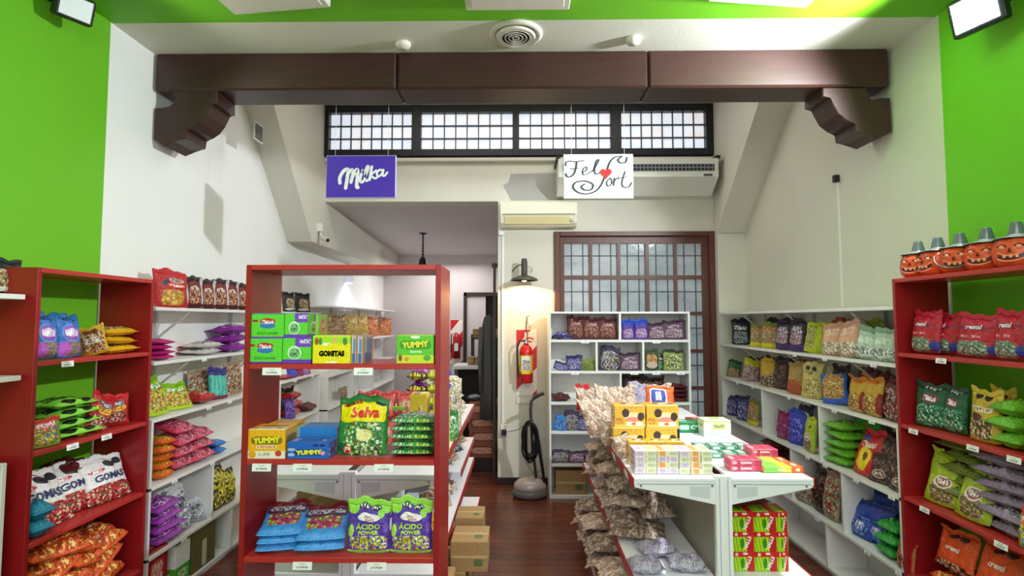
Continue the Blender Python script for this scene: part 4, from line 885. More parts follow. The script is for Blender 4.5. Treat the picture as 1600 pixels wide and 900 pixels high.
BK('choc_rings', .2, .22, .06, 62, .004, base='#3a2624', win=(.5, .4, .46, .38, ['#4c302c', '#6c4c44', '#2a1816', '#8a6a60'], 7), patch=[(.5, .3, .3, .16, '#b89a90'), (.5, .3, .24, .11, '#6a4038')], sq=[(.5, .3, .2, .06, '#ece0da')], gloss=.22)
BK('red_yellow', .17, .24, .06, 63, .003, base='#cc2420', top='#c81e1c', patch=[(.5, .35, .3, .26, '#f0d81c'), (.3, .8, .2, .07, '#2c4ca8'), (.55, .4, .12, .1, '#7a3c20')], sq=[(.5, .66, .34, .06, '#f4e8e0')])
BK('cobalt_bag', .17, .22, .06, 64, .004, base='#1c44b0', top='#16348c', win=(.5, .3, .4, .24, ['#2c5cc8', '#12307c', '#8caae8', '#4c7ce0'], 8), sq=[(.5, .3, .2, .1, '#f0f2fa')], gloss=.18)
BK('green_flat', .2, .22, .045, 65, .003, base='#1f9c34', top='#48b83c', win=(.5, .5, .42, .3, ['#2cac40', '#147c28', '#7cd070'], 8), gloss=.22)
BK('apple_flat', .2, .22, .045, 66, .003, base='#6cb42c', top='#84c83c', win=(.5, .5, .42, .3, ['#7cc038', '#4c9420', '#a8e060'], 8), gloss=.22)
BK('copper_bag', .15, .2, .06, 67, .005, base='#a85830', win=(.5, .4, .42, .34, ['#b86438', '#7c3c1c', '#d89068'], 9), gloss=.2)
BK('wine_foil', .16, .22, .06, 68, .005, base='#5c2628', top='#4a1c20', win=(.5, .35, .4, .26, ['#8a4c40', '#b88474', '#4c1c1c', '#6c3430'], 9), sq=[(.5, .65, .3, .08, '#b89084')], gloss=.2)
BK('indigo_bag', .16, .22, .05, 69, .005, base='#3a3470', top='#2c2858', win=(.5, .4, .42, .34, ['#4a4490', '#2a2458', '#8c84c0', '#c8c4e0'], 9), gloss=.2)
BK('blue_top_purple', .16, .22, .06, 70, .003, base='#5c3c9c', top='#1c44b4', tt=.72, win=(.5, .3, .38, .22, ['#b0a0d0', '#7c4c9c', '#d8d0e8', '#a83c6c'], 9), gloss=.2)
BK('mauve_bag', .17, .22, .06, 71, .004, base='#54344c', top='#40283c', win=(.5, .32, .4, .24, ['#a08c98', '#6c505f', '#c8b8c0', '#7c4868'], 10), sq=[(.5, .68, .3, .07, '#b8a4b8')], gloss=.2)
BK('purple_lime', .17, .22, .06, 72, .005, base='#3c2c4c', win=(.5, .4, .46, .38, ['#5c3c74', '#b0a8b8', '#9cac3c', '#2c2038', '#c8c0cc'], 9), gloss=.2)
BK('lime_label', .16, .22, .06, 73, .003, base='#8c9c48', top='#3c4a34', win=(.5, .4, .44, .34, ['#a8b058', '#5c6c3c', '#d8dcb0', '#4a5434'], 8), gloss=.2)
BK('gold_label', .14, .22, .06, 74, .003, base='#3c4a34', win=(.5, .5, .4, .25, ['#c8942c', '#8c5c1c', '#e8c484'], 8), patch=[(.5, .25, .4, .16, '#c8b0a0')], gloss=.2)
BK('clear_choc', .26, .34, .10, 75, .010, base='#9a7c68', film=(['#4a2c20', '#9a6e58', '#c4a088', '#a07a64', '#e2d0c0', '#f4eae0', '#b08468', '#d89070'], 5.5), gloss=.1, bump=.7)
BK('clear_dark', .26, .34, .10, 76, .010, base='#6c5648', film=(['#2a1c16', '#6a5040', '#8e7260', '#6c584c', '#b29c8a', '#e0d0c0', '#8a7060', '#a86a4c'], 5.0), gloss=.1, bump=.8)
BK('clear_violet', .26, .30, .08, 77, .010, base='#8c7c9c', film=(['#a0287c', '#c84ca0', '#5c4c84', '#d8d0e4', '#7c6c9c', '#f0ecf6', '#34504c', '#6c4c94', '#221a38'], 5.5), gloss=.1, bump=.7)
BK('orange_pack', .2, .16, .06, 78, .002, base='#e8642c', top='#f08040', patch=[(.42, .55, .3, .34, '#e8e2f0', 6), (.42, .55, .25, .28, '#3c4ca8', 6)], letters=[('II', .5, -.08, .55, '#ffffff', .05, 0, 1)], gloss=.3)
BK('dark_red_stack', .2, .22, .05, 79, .003, base='#5c1c24', top='#7c2c30', win=(.5, .5, .44, .4, ['#6c2028', '#3c1014', '#a05c58'], 9))
# ------------------------------------------------------------------ kinds of cartons
def CK(kind, w, h, d, letters=(), name='candy_box', lid=True, **kw):
    kw.setdefault('wob', 0); kw.setdefault('bump', 0); kw.setdefault('gloss', .35)
    return carton_proto(kind, w, h, d, pack_mat('card_' + kind, **kw), letters, name, lid)
CK('green_purple', .12, .095, .16, [('ÁCIDO POWER', .13, .0, .2, '#3f8a22', .02, .1, .9)], base='#62d83a', bot='#6a3cc0', bb=.07, patch=[(.5, .68, .24, .13, '#c8283c', 2, .3), (.5, .52, .24, .12, '#3c78c8', 2, .3), (.12, .7, .1, .05, '#a8283c')], sq=[(.5, .66, .18, .08, '#f0e4ea')], tt=.97, top='#6a3cc0')
CK('green_face', .1, .095, .16, [], base='#62d83a', bot='#6a3cc0', bb=.16, patch=[(.78, .84, .34, .2, '#7c44c8', 6), (.42, .42, .24, .26, '#e8f4e0', 2, .2), (.42, .4, .2, .22, '#8cc890', 2, .2)], sq=[(.42, .4, .16, .14, '#3c7c3c'), (.8, .86, .2, .08, '#f0e8f8')])
CK('green_narrow', .06, .08, .12, [], base='#7cd84c', patch=[(.5, .55, .32, .3, '#e0a050', 4), (.5, .6, .2, .2, '#c8503c')], sq=[(.5, .6, .16, .12, '#f6ece0')])
CK('yellow_carton', .17, .1, .12, [('GOMITAS', .25, 0, .36, '#f7e81c', .06, 0, 1.05), ('GOMITAS', .25, 0.006, .35, '#6c7c1c', .085, 0, 1.05)], base='#f4e615', top='#aede2c', tt=.72, patch=[(.1, .8, .05, .13, '#a8522c'), (.2, .8, .05, .13, '#5c8c3c'), (.58, .84, .06, .09, '#f0b07c'), (.85, .8, .06, .14, '#4c8c3c')], sq=[(.38, .7, .12, .05, '#ffffff'), (.5, .05, .15, .03, '#ffffff')])
CK('side_print', .045, .1, .12, [], base='#c8c4cc', stripes=(2.5, '#d89a4c', .35), patch=[(.5, .2, .3, .18, '#3c6cb8', 6), (.6, .65, .22, .25, '#5c8cc8', 6)])
CK('yummy_green', .145, .1, .12, [('YUMMY', .28, .0, .66, '#f4ee2c', .05, 0, 1.0, .06), ('Gummies', .12, .02, .42, '#ffffff', .02, .1)], base='#5cc81c', bot='#c8e02c', bb=.3, patch=[(.5, .66, .42, .16, '#3f9a16', 4), (.1, .2, .05, .12, '#8a4a34'), (.27, .16, .06, .08, '#f08a3c'), (.82, .2, .1, .1, '#4ca83c'), (.5, .93, .13, .05, '#e8f6e0')])
CK('yummy_yellow', .165, .125, .18, [('YUMMY', .26, .0, .62, '#f7ee30', .05, 0, 1.0, .05)], base='#f5b51e', bot='#efe8dc', bb=.26, patch=[(.5, .62, .42, .14, '#8a7414', 4), (.12, .14, .1, .13, '#e0a81c'), (.82, .18, .09, .1, '#c8402c'), (.5, .4, .28, .06, '#f4dca8', 4)], sq=[(.5, .4, .24, .04, '#d86a5c'), (.44, .15, .16, .06, '#b8b0a0')])
CK('yummy_yellow_back', .15, .14, .18, [], base='#f2bd34', patch=[(.4, .5, .3, .3, '#e8a41c')])
CK('yummy_blue', .17, .085, .14, [('YUMMY', .34, .02, .38, '#f2ee34', .06, 0, 1.0, .05)], base='#2163cc', patch=[(.52, .38, .36, .2, '#1a458c', 4), (.1, .55, .1, .09, '#a8b8e4'), (.1, .25, .08, .1, '#b0c0e8'), (.85, .35, .06, .12, '#e8a0a8'), (.68, .8, .07, .07, '#1c2848'), (.84, .8, .07, .07, '#1c2848')])
CK('yummy_blue_back', .16, .12, .16, [('Yummy', .22, .1, .4, '#f2ee34', .05, 0, 1.0, .03)], base='#2a86d8', patch=[(.05, .5, .05, .5, '#9cc4c4', 6)])
CK('pale_blue_carton', .2, .19, .15, [('cc', .22, -.2, .16, '#2c5cb8', .05)], base='#b8c8e6', name='carton')
CK('halls', .098, .083, .12, [('HALLS', .25, .16, .42, '#f6f2ee', .05, .0, 1.0, 1.15)], base='#7cc81c', top='#d8201c', tt=.72, stripes=(7, '#d4e01c', .5, .15), patch=[(.16, .84, .07, .09, '#e8e0d8'), (.55, .88, .12, .06, '#f0e8e0'), (.78, .36, .17, .46, '#cc1c24', 4), (.42, .4, .09, .26, '#3c8c1c')])
CK('truffle_box', .16, .115, .13, [], base='#eeb83c', bot='#f0cc6c', patch=[(.62, .5, .3, .2, '#f6dcb0', 2, .3), (.62, .38, .26, .09, '#e88c8c', 2, .4), (.36, .66, .12, .2, '#4a3230', 2, .3), (.86, .5, .11, .19, '#4a3230', 2, .3), (.5, .17, .13, .09, '#f2ece4', 6), (.8, .17, .13, .09, '#f6f2ea', 6), (.62, .17, .07, .05, '#d86c4c', 6)], sq=[(.16, .3, .12, .14, '#c87c34'), (.5, .9, .4, .05, '#d8a050')])
CK('grey_display', .14, .085, .14, [], base='#b8aca4', top='#c8a090', patch=[(.35, .5, .18, .34, '#3a3634', 6), (.7, .5, .2, .36, '#e8e6ea', 6), (.94, .45, .08, .38, '#2e2c2c', 6)])
CK('green_tray', .1, .055, .1, [('Cº', .5, .2, .5, '#d4ecda', .04)], base='#1e7c4c', patch=[(.3, .5, .2, .26, '#7cc09c', 6)], sq=[(.3, .5, .18, .2, '#f0f6f2')])
CK('lime_white_box', .12, .07, .13, [], base='#e8ece0', top='#c8d08c', patch=[(.55, .62, .26, .2, '#d0dc6c', 6), (.5, .2, .35, .1, '#c0c8c4', 6)], sq=[(.55, .62, .2, .1, '#3c5ca0')])
CK('gum_pink', .052, .03, .12, [], lid=False, base='#f0eaea', stripes=(3, '#e4d0dc', .4), patch=[(.5, .5, .2, .36, '#dcc0dc', 6)], sq=[(.5, .5, .4, .3, '#c4a8d0')])
CK('gum_yellow', .052, .03, .12, [], lid=False, base='#f2f0e2', stripes=(3, '#e8e8c4', .4), patch=[(.4, .5, .25, .3, '#dcdea4', 6)], sq=[(.6, .5, .4, .3, '#b4b890')])
CK('gum_orange', .052, .03, .12, [], lid=False, base='#f0e2cc', stripes=(3, '#f0c890', .4), patch=[(.5, .5, .26, .4, '#f0a45c', 6)])
CK('green_gum', .07, .022, .09, [], lid=False, base='#3c8c64', patch=[(.5, .5, .3, .3, '#c8e0d0', 6)], stripes=(4, '#6c8c80', .4))
CK('pink_gum', .12, .026, .09, [('bubble', .6, 0, .5, '#f8e4ea', .03)], lid=False, base='#c83c5c', patch=[(.14, .5, .08, .3, '#f0b0c0', 2)], stripes=(3, '#d85c74', .3))
CK('fruit_gum', .14, .026, .09, [('fruit', .6, -.05, .5, '#f0f4e0', .03)], lid=False, base='#88c850', patch=[(.86, .5, .16, .6, '#e8622c', 6), (.86, .5, .06, .3, '#f4d0b0', 2), (.55, .5, .14, .5, '#d8c840', 6)])
CK('kraft', .25, .2, .2, [], name='carton', base='#a98458', top='#b08c60', tt=.97, patch=[(.5, .5, .5, .045, '#c4a57c', 6), (.75, .3, .12, .12, '#5c6c44', 6)], gloss=.6)
CK('kraft_red', .3, .16, .25, [], name='carton', base='#8c5c44', patch=[(.5, .5, .44, .34, '#8c2c24', 6), (.5, .5, .3, .2, '#b06a54', 4)], sq=[(.5, .5, .36, .24, '#d8b49c')], gloss=.6)
CK('yellow_stack', .13, .045, .12, [], lid=False, base='#ecc81c', patch=[(.5, .5, .4, .3, '#d87c1c', 6), (.5, .5, .3, .2, '#f4dc6c', 6)], sq=[(.5, .5, .3, .2, '#a83c1c')])
CK('yellow_choc', .12, .1, .1, [], base='#ecc83c', patch=[(.35, .4, .24, .34, '#6c3420', 2, .2), (.65, .65, .13, .18, '#f4ead0', 2, .2)], sq=[(.6, .65, .14, .15, '#c87c4c')])
CK('red_carton', .1, .16, .15, [], name='carton', base='#9c1c20', patch=[(.5, .5, .3, .3, '#c83c34', 6)], sq=[(.5, .5, .26, .26, '#e0c8b8')])
CK('green_white_carton', .1, .14, .15, [], name='carton', base='#e6e8e2', bot='#4ca82c', bb=.45, sq=[(.5, .25, .3, .1, '#e0f0d8')])
CK('olive_carton', .16, .2, .15, [], name='carton', base='#5c6c3c', stripes=(3, '#6c5c34', .5), patch=[(.5, .35, .1, .3, '#c8ccb0', 6)])
CK('white_card', .03, .11, .09, [], lid=False, base='#e4e6e0', bot='#cfd8a4', bb=.25)
# ------------------------------------------------------------------ left red bookcase
LRB = 'left red bookcase'
def sh(n, c): return '%s shelf of %s' % (n, c)
LRK = dict(xf=1.925, ylim=(2.155, 2.795))
side_row(-1, SZ[0], sh('top', LRB), [('blue_swirl', 'blue candy bag with purple swirl', 54, 92, 490), ('blue_swirl', 'blue candy bag with purple swirl', 90, 128, 492),
    ('gold_brown', 'brown and gold candy bag leaning aside', 124, 176, 510, dict(roll=-.25)), ('yellow_flat', 'yellow candy bag lying flat', 158, 216, 512, dict(n=3, w=.2))], **LRK)
side_row(-1, SZ[1], sh('second', LRB), [('lime_black', 'lime green bag with black spots', 66, 156, 622, dict(n=4, w=.25)), ('mixed_fruit', 'small multicoloured fruit candy bag', 52, 96, 655, dict(w=.12, yaw=.3, **{'in': -.03})),
    ('red_snack', 'glossy red bag with yellow label', 128, 172, 614, dict(roll=.5)), ('red_snack', 'glossy red bag with yellow label', 164, 206, 617)], **LRK)
side_row(-1, SZ[2], sh('third', LRB), [('dark_wine', 'dark wine coloured bag behind white bags', 96, 140, 718, dict(lie=1, **{'in': .1})), ('gomas', 'white and red gummy bag', 46, 132, 742, dict(w=.26, lean=-.5)), ('gomas', 'white and red gummy bag', 96, 178, 728, dict(w=.26, lean=-.45, **{'in': .03})), ('gomas', 'white and red gummy bag', 152, 214, 716, dict(w=.24, lean=-.4)),
    ('teal', 'small teal bag', 38, 66, 788, dict(w=.1, lie=1, **{'in': -.03}))], **LRK)
its = []
for i, (a, b, c, rl, tl) in enumerate([(44, 86, 862, .1, .15), (80, 120, 850, -.15, .25), (114, 152, 846, .15, .2), (146, 192, 838, -.2, .3)]):
    its.append(('orange_clear', 'orange bag', a, b, c, dict(lie=1, n=3, w=.2, roll=rl, tilt=tl, mess=.22)))
side_row(-1, SZ[3], sh('fourth', LRB), its, **LRK)
side_row(-1, 1.70, 'white shelf at left edge', [('black_snack', 'black snack bag with tan window', -22, 22, 404, dict(yaw=.5))], xf=1.99)
side_row(-1, .72, 'cabinet at left edge', [('blue_small', 'small blue bag', -6, 13, 848, dict(lie=1))], xf=1.99)
# ------------------------------------------------------------------ white shelving on the left wall
LW = 'left white shelving'
side_row(-1, WZ[0], sh('top', LW), [('red_crisps', 'big red crisps bag', 238, 290, 421, dict(yaw=.45, **{'in': -.02}))] + [('coffee_silver', 'silver and brown coffee bag', a, b, c, dict(yaw=.6)) for a, b, c in ((286, 312, 433), (309, 331, 438), (330, 350, 437), (348, 368, 440), (366, 386, 444))])
side_row(-1, WZ[1], sh('second', LW), [('hot_pink', 'hot pink bag lying flat', 238, 258, 531, dict(n=4, w=.14)), ('red_white_flat', 'clear bag with red top lying flat', 302, 338, 534, dict(n=2, w=.2)), ('purple_shiny', 'shiny purple bag lying in a pile', 342, 382, 508, dict(n=3, w=.24))])
side_row(-1, WZ[2], sh('third', LW), [('assorted_clear', 'clear bag of assorted sweets at back', 296, 336, 578, dict(w=.2, **{'in': .08})), ('lime_yellow', 'lime and yellow candy bag', 237, 268, 590, dict(w=.18, lean=-.4)), ('lime_yellow', 'lime and yellow candy bag', 262, 306, 602, dict(w=.2, lean=-.5)),
    ('red_snack', 'small red bag', 300, 330, 612, dict(lie=1, w=.16)), ('teal_bow', 'turquoise bag with dark blue top', 328, 358, 576, {}), ('assorted_clear', 'clear bag of assorted sweets', 352, 382, 566, {})])
side_row(-1, WZ[3], sh('fourth', LW), [('orange_yellow', 'orange and yellow bag lying flat', 240, 268, 684, dict(n=5, w=.13)), ('pink_sticks', 'pink candy bag', 262, 300, 664, dict(lie=1, w=.2, n=3, tilt=.25)), ('pink_sticks', 'pink candy bag', 292, 330, 672, dict(lie=1, w=.22, n=3, tilt=.2)), ('blue_small', 'small blue bag', 326, 350, 688, dict(lie=1, w=.12, n=1))])
side_row(-1, WZ[4], sh('fifth', LW), [('purple_shiny', 'purple bag of sweets', 236, 284, 782, dict(n=4, w=.24, tilt=.1)), ('clear_grey', 'clear silvery bag', 284, 312, 762, dict(lean=-.3)), ('clear_grey', 'clear silvery bag', 300, 330, 786, dict(lean=-.5)),
    ('yellow_black', 'bag of yellow and black sweets', 339, 358, 730, {}), ('yellow_black', 'bag of yellow and black sweets', 354, 374, 734, {})])
def sidebox(kind, label, side, p0, p1, pt, z, d=.15, xf=None, cat='carton'):
    W0, H0, T0 = BAG[kind]['dims']; xx = side * ((xf or XFRONT[side]) + .02); Y0 = xx / ray(p0, 600)[0]; Y1 = xx / ray(p1, 600)[0]; w = abs(Y1 - Y0); Yc = (Y0 + Y1) / 2
    H = aty((p0 + p1) / 2, pt, Yc).z - z
    put(kind, label, (xx + side * d / 2, Yc, z + .0006), (0, 0, -side * PI / 2), (w / W0, d / T0, H / H0), cat)
sidebox('red_carton', 'red carton on bottom shelf of white shelving on left wall', -1, 240, 272, 858, .048)
sidebox('green_white_carton', 'white and green carton on bottom shelf of white left shelving', -1, 284, 306, 846, .048)
sidebox('olive_carton', 'olive green striped carton on bottom shelf of white left shelving', -1, 310, 344, 818, .048)
# short section
S2 = 'short white section'
side_row(-1, 1.085, 'top of ' + S2, [('red_snack', 'small red bag', 438, 452, 590, dict(lie=1, w=.2)), ('royal_blue', 'blue and purple bag', 450, 464, 576, {}), ('magenta_bag', 'magenta bag', 462, 474, 576, {}), ('purple_shiny', 'purple bag', 474, 486, 577, {})])
side_row(-1, .72, sh('upper', S2), [('dark_choc', 'dark brown bag', 440, 462, 608, dict(**{'in': .08})), ('red_snack', 'red snack bag lying flat', 446, 468, 612, dict(n=3, w=.2, **{'in': .04})), ('violet_foil', 'crinkled violet foil bag', 440, 472, 624, dict(yaw=.3)), ('dark_wine', 'red and brown snack bag lying flat', 470, 498, 630, dict(lie=1, w=.26, n=1))])
# rear section
R3 = 'rear white shelving'
side_row(-1, WZ[0], 'far end of the left top shelf', [('black_snack', 'black snack bag with tan window', 441, 460, 457, {}), ('black_snack', 'black snack bag with tan window', 460, 484, 458, {})])
side_row(-1, 1.36, sh('popcorn', R3), [('popcorn_brown', 'clear bag of brown popcorn', 498, 520, 486, {}), ('popcorn_brown', 'clear bag of brown popcorn', 518, 542, 484, {}), ('popcorn_yellow', 'clear bag of yellow popcorn', 540, 560, 482, {}), ('popcorn_yellow', 'clear bag of yellow popcorn', 556, 576, 490, {}), ('popcorn_orange', 'clear bag of orange popcorn', 572, 592, 496, {}), ('popcorn_orange', 'clear bag of orange popcorn', 590, 612, 497, {})])
side_row(-1, 1.02, sh('third', R3), [('apple_flat', 'green bag', 532, 548, 575, {}), ('dark_choc', 'brown snack bag', 546, 560, 582, {}), ('green_sprout', 'small green bag', 560, 574, 580, {}), ('royal_blue', 'blue bag', 574, 590, 566, {})])
side_row(-1, .68, sh('fourth', R3), [('assorted_clear', 'brown assorted bag', 530, 544, 606, {}), ('popcorn_white', 'beige bag', 544, 556, 612, {})])
q = aty(583, 560, 6.9); put('pale_blue_carton', 'pale blue carton on rear white shelving seen through red bookcase', (-2.06, 6.9, 1.021), (0, 0, .25), (1.1, .8, 1.25), 'carton')
# ------------------------------------------------------------------ middle red bookcase
MB_ = 'middle red bookcase'; w1 = sh('top', MB_)
front_row(2.06, SZ[0], w1, [('green_purple', 'green and purple candy box with red logo', 388, 441, 528, dict(box=1, pp='lower one', d=.16)), ('green_face', 'green candy box with purple corner', 442, 486, 528, dict(box=1, pp='lower one', d=.16)),
    ('green_purple', 'green and purple candy box with red logo', 393, 444, 490, dict(box=1, pp='upper one', z=SZ[0] + .0945, d=.15)), ('green_face', 'green candy box with purple corner', 445, 481, 490, dict(box=1, pp='upper one', z=SZ[0] + .0945, d=.15))])
front_row(2.14, SZ[0], w1, [('kraft', 'plain brown carton behind the yellow box', 484, 540, 534, dict(box=1, d=.1)), ('green_narrow', 'narrow green box with orange picture', 482, 498, 492, dict(box=1, z=SZ[0] + .082, d=.1))])
front_row(2.06, SZ[0], w1, [('yellow_carton', 'yellow gummy box with green top', 489, 548, 525, dict(box=1, d=.072)), ('side_print', 'narrow printed grey box', 549, 557, 525, dict(box=1, d=.15)), ('side_print', 'narrow printed grey box', 558, 567, 526, dict(box=1, d=.15)), ('yummy_green', 'lime green gummy box with yellow lettering', 620, 678, 524, dict(box=1, d=.12))])
w2 = sh('second', MB_)
front_row(2.06, SZ[1], w2, [('yummy_yellow', 'yellow gummy box with yellow lettering', 388, 446, 671, dict(box=1, d=.11)), ('yummy_blue', 'blue gummy box with yellow lettering', 449, 514, 691, dict(box=1, d=.09))])
front_row(2.185, SZ[1], w2, [('yummy_yellow_back', 'plain yellow box at the back', 414, 458, 664, dict(box=1, d=.12)), ('yummy_blue_back', 'light blue gummy box behind blue box', 462, 526, 668, dict(box=1, d=.11))])
front_row(2.08, SZ[1], w2, [('selva', 'big green and yellow bag with red lettering', 524, 604, 624, dict(lean=-.14)), ('green_mint', 'glossy green mint bag lying flat', 606, 676, 654, dict(n=5, d=.2)), ('green_sprout', 'small lime bag on green mint stack', 612, 634, 636, dict(z=SZ[1] + .175, where=MB_))])
w3 = sh('third', MB_)
front_row(2.07, SZ[2], w3, [('sky_gummy', 'sky blue gummy bag', 402, 470, 832, dict(n=3, d=.2, tilt=.3, yaw=.2)), ('sky_gummy', 'sky blue gummy bag', 462, 538, 838, dict(n=2, d=.2, tilt=.32, yaw=.1)), ('acido', 'purple sour candy bag with lime lettering', 541, 609, 784, dict(lean=-.06)), ('acido', 'purple sour candy bag with lime lettering', 608, 675, 783, dict(lean=-.07))])
# ------------------------------------------------------------------ goods on the left gondola
GD = .897; wg = 'left gondola top'
def at(kind, label, x, y, z, w, h, t, yaw=0, lean=0, lying=False, roll=0, cat='candy bag', group=None):
    W0, H0, T0 = BAG[kind]['dims']
    return put(kind, label, (x, y, z), rotm(yaw, lean, lying, roll), (w / W0, t / T0, h / H0), cat, group)
for j in range(2):
    for i in range(3): at('coral_pouch', 'coral red pouch, %s of the %s row on left gondola' % (['leftmost', 'middle', 'rightmost'][i], ['lower', 'upper'][j]), -.87 + .11 * i, 3.1 + .02 * j, GD + .145 * j, .11, .15, .06, 0, -.1, group='coral pouches on the left gondola')
put('truffle_box', 'dark display box with yellow lettering on the left gondola end', (-.98, 2.9, GD), (0, 0, .1), (1, 1, .9), 'candy box')
for i in range(2): at('popcorn_white', 'beige popcorn bag standing behind the magenta stack, %s' % ['left one', 'right one'][i], -.58 + .12 * i, 3.55, GD, .17, .3 + .04 * i, .09, .1, -.1, group='standing beige popcorn bags')
for i in range(5): at('purple_stack', 'magenta and black bag, %s on left gondola top' % lay(i, 5), -.62, 3.3, GD + .08 * (i + .5), .13, .18, .08, .0, 0, True, group='magenta and black bags on the left gondola')
for i in range(5): at('yellow_green_pouch', 'yellow green pouch, %s beside magenta bags' % lay(i, 5), -.53, 3.32, GD + .08 * (i + .5), .075, .12, .07, .0, 0, True, group='yellow green pouches on the left gondola')
for i in range(5): at('royal_blue', 'royal blue pouch, %s beside yellow pouches' % lay(i, 5), -.47, 3.34, GD + .08 * (i + .5), .07, .14, .07, .0, 0, True, group='blue pouches on the left gondola')
p = aty(660, 650, 2.9)
for i in range(2):
    put('yellow_choc', 'yellow box with chocolate picture, %s on left gondola' % ['left one', 'right one'][i], (aty(656 + i * 34, 650, 2.9).x, 2.9, GD), (0, 0, 0), ((26 if i == 0 else 22) * 2.9 / FOC / .12, 1, (aty(656, 617, 2.85).z - GD) / .1), 'candy box', 'yellow chocolate boxes')
sp = [(702, 3.75, .0), (716, 3.95, .0), (728, 4.2, 0), (706, 3.9, .085), (722, 4.15, .085), (734, 4.4, 0), (714, 4.0, .17)]
for i, (px, yy, dz_) in enumerate(sp):
    xx = aty(px, 600, yy).x - .02
    at('popcorn_white', 'beige popcorn bag in the pile on left gondola, %s' % ['nearest lower', 'second nearest lower', 'second farthest lower', 'nearest middle', 'farther middle', 'farthest lower', 'topmost'][i], min(xx, -.48), yy, GD + dz_ + .04, .17, .17, .085, .2 * i, 0, True, .1 * (i % 3 - 1), group='beige popcorn bags')
q = aty(712, 650, 3.2)
at('green_mint', 'green bag with red top standing on the left gondola edge', q.x - .03, 3.2, GD, .11, .17, .05, .5, -.1)
for i in range(5):
    yy = 3.0 + .1 * i; put('white_card', 'upright white card pack beside green bag, %s' % (['nearest', 'second nearest', 'middle one', 'second farthest', 'farthest'][i]), (-.42, yy, GD), (0, 0, .0), (1, .6, 1), 'card pack', 'white card packs')
for i, (px, yy, z) in enumerate([(628, 2.72, 0), (664, 2.74, 0), (640, 2.95, 0), (700, 2.98, 0)]):
    for j in range(2):
        qx = aty(px, 775, yy).x
        put('yellow_stack', 'yellow sweet box, %s, %s on left gondola second shelf' % (['upper' if j else 'lower'][0], ['leftmost', 'second from left', 'farther left', 'rightmost'][i]), (min(qx, -.46), yy, .456 + j * .0465), (0, 0, 0), (1, .8, 1), 'candy box', 'yellow sweet boxes')
for i, (yy, k, l) in enumerate([(3.45, 'assorted_clear', 'bag of mixed sweets lying on left gondola second shelf, nearest'), (3.7, 'purple_lime', 'dark bag of mixed sweets lying on left gondola second shelf'), (4.0, 'assorted_clear', 'bag of mixed sweets lying on left gondola second shelf, farthest')]):
    at(k, l.replace('second shelf', 'middle tier'), -.50, yy + .25, .665, .2, .2, .09, .3, 0, True, group=None)
cb = [(.0, 2.9, .131, .30, .24, .2), (.0, 3.22, .131, .26, .2, .2), (.06, 3.36, .0, .3, .16, .2)]
put('kraft', 'brown carton jutting into the aisle from left gondola', (-.262, 2.98, .309), (0, 0, .0), (.76, 1.1, .75), 'carton')
put('kraft', 'brown carton on left gondola base under the jutting carton', (-.40, 2.98, .131), (0, 0, 0), (.96, 1.2, .88), 'carton')
put('kraft', 'small brown carton behind the jutting carton', (-.29, 3.28, .309), (0, 0, 0), (.64, 1, .8), 'carton')
put('kraft', 'brown carton on left gondola base under the small carton', (-.40, 3.28, .131), (0, 0, 0), (.96, 1.2, .88), 'carton')
put('kraft', 'brown carton on left gondola base, nearest the camera', (-.42, 2.68, .131), (0, 0, 0), (.8, 1.1, 1.2), 'carton')
put('kraft', 'brown carton on left gondola base, farthest one', (-.44, 3.6, .131), (0, 0, 0), (.8, 1.2, .95), 'carton')
for i, (yy, k) in enumerate([(3.05, 'clear_choc'), (3.3, 'assorted_clear'), (3.6, 'clear_choc')]): at(k, 'wrapped sweet bag on left gondola second shelf, %s' % ['nearest', 'middle', 'farthest'][i], -.50, yy, .50, .2, .2, .08, .2, 0, True, .1, group='wrapped sweet bags on the left gondola')
put('kraft', 'brown carton on left gondola second shelf, seen through bookcase', (-1.02, 2.95, .456), (0, 0, .1), (1.1, 1, 1.3), 'carton')
put('kraft', 'dark brown carton on the base shelf behind blue bags', (-1.02, 3.3, .133), (0, 0, -.1), (1.1, 1, 1.3), 'carton')
# ------------------------------------------------------------------ right red bookcase
RB = 'right red bookcase'; RK = dict(xf=1.925, ylim=(2.07, 2.79))
side_row(1, SZ[0], sh('top', RB), [('crimson_round', 'crimson candy bag with clear window', 1420, 1462, 488, dict(w=.2)), ('crimson_round', 'crimson candy bag with clear window', 1450, 1500, 490, dict(w=.22, **{'in': .04})), ('crimson_round', 'crimson candy bag with clear window', 1496, 1562, 492, dict(w=.24)), ('crimson_round', 'crimson candy bag with clear window', 1556, 1606, 486, dict(w=.2))], **RK)
side_row(1, SZ[1], sh('second', RB), [('forest_mint', 'dark green mint bag', 1418, 1472, 600), ('forest_mint', 'dark green mint bag', 1470, 1504, 606, dict(**{'in': .03})), ('mustard_bag', 'mustard yellow bag with white band', 1540, 1578, 607, dict(**{'in': .08})), ('mustard_bag', 'mustard yellow bag with white band', 1508, 1558, 610), ('apple_flat', 'bright lime bag lying flat', 1566, 1606, 626, dict(n=3, w=.14))], **RK)
side_row(1, SZ[2], sh('third', RB), [('olive_stack', 'olive green bag in the stack behind', 1480, 1545, 690, dict(n=6, w=.26, **{'in': .04})), ('lime_nut', 'lime green nut bag', 1434, 1486, 710, dict(lean=-.3)), ('lime_nut', 'lime green nut bag', 1478, 1532, 722, dict(lean=-.35, **{'in': -.01})), ('grey_lilac', 'greyish lilac bag lying flat', 1545, 1606, 710, dict(n=6, w=.24)), ('mixed_fruit', 'small multicoloured pouch', 1578, 1604, 795, dict(w=.08, **{'in': -.03}))], **RK)
side_row(1, SZ[3], sh('fourth', RB), [('orange_clear', 'orange and brown flat bag', 1450, 1510, 900, dict(n=1, lie=1, w=.22)), ('orange_clear', 'orange and brown flat bag', 1520, 1590, 930, dict(n=1, lie=1, w=.22))], **RK)
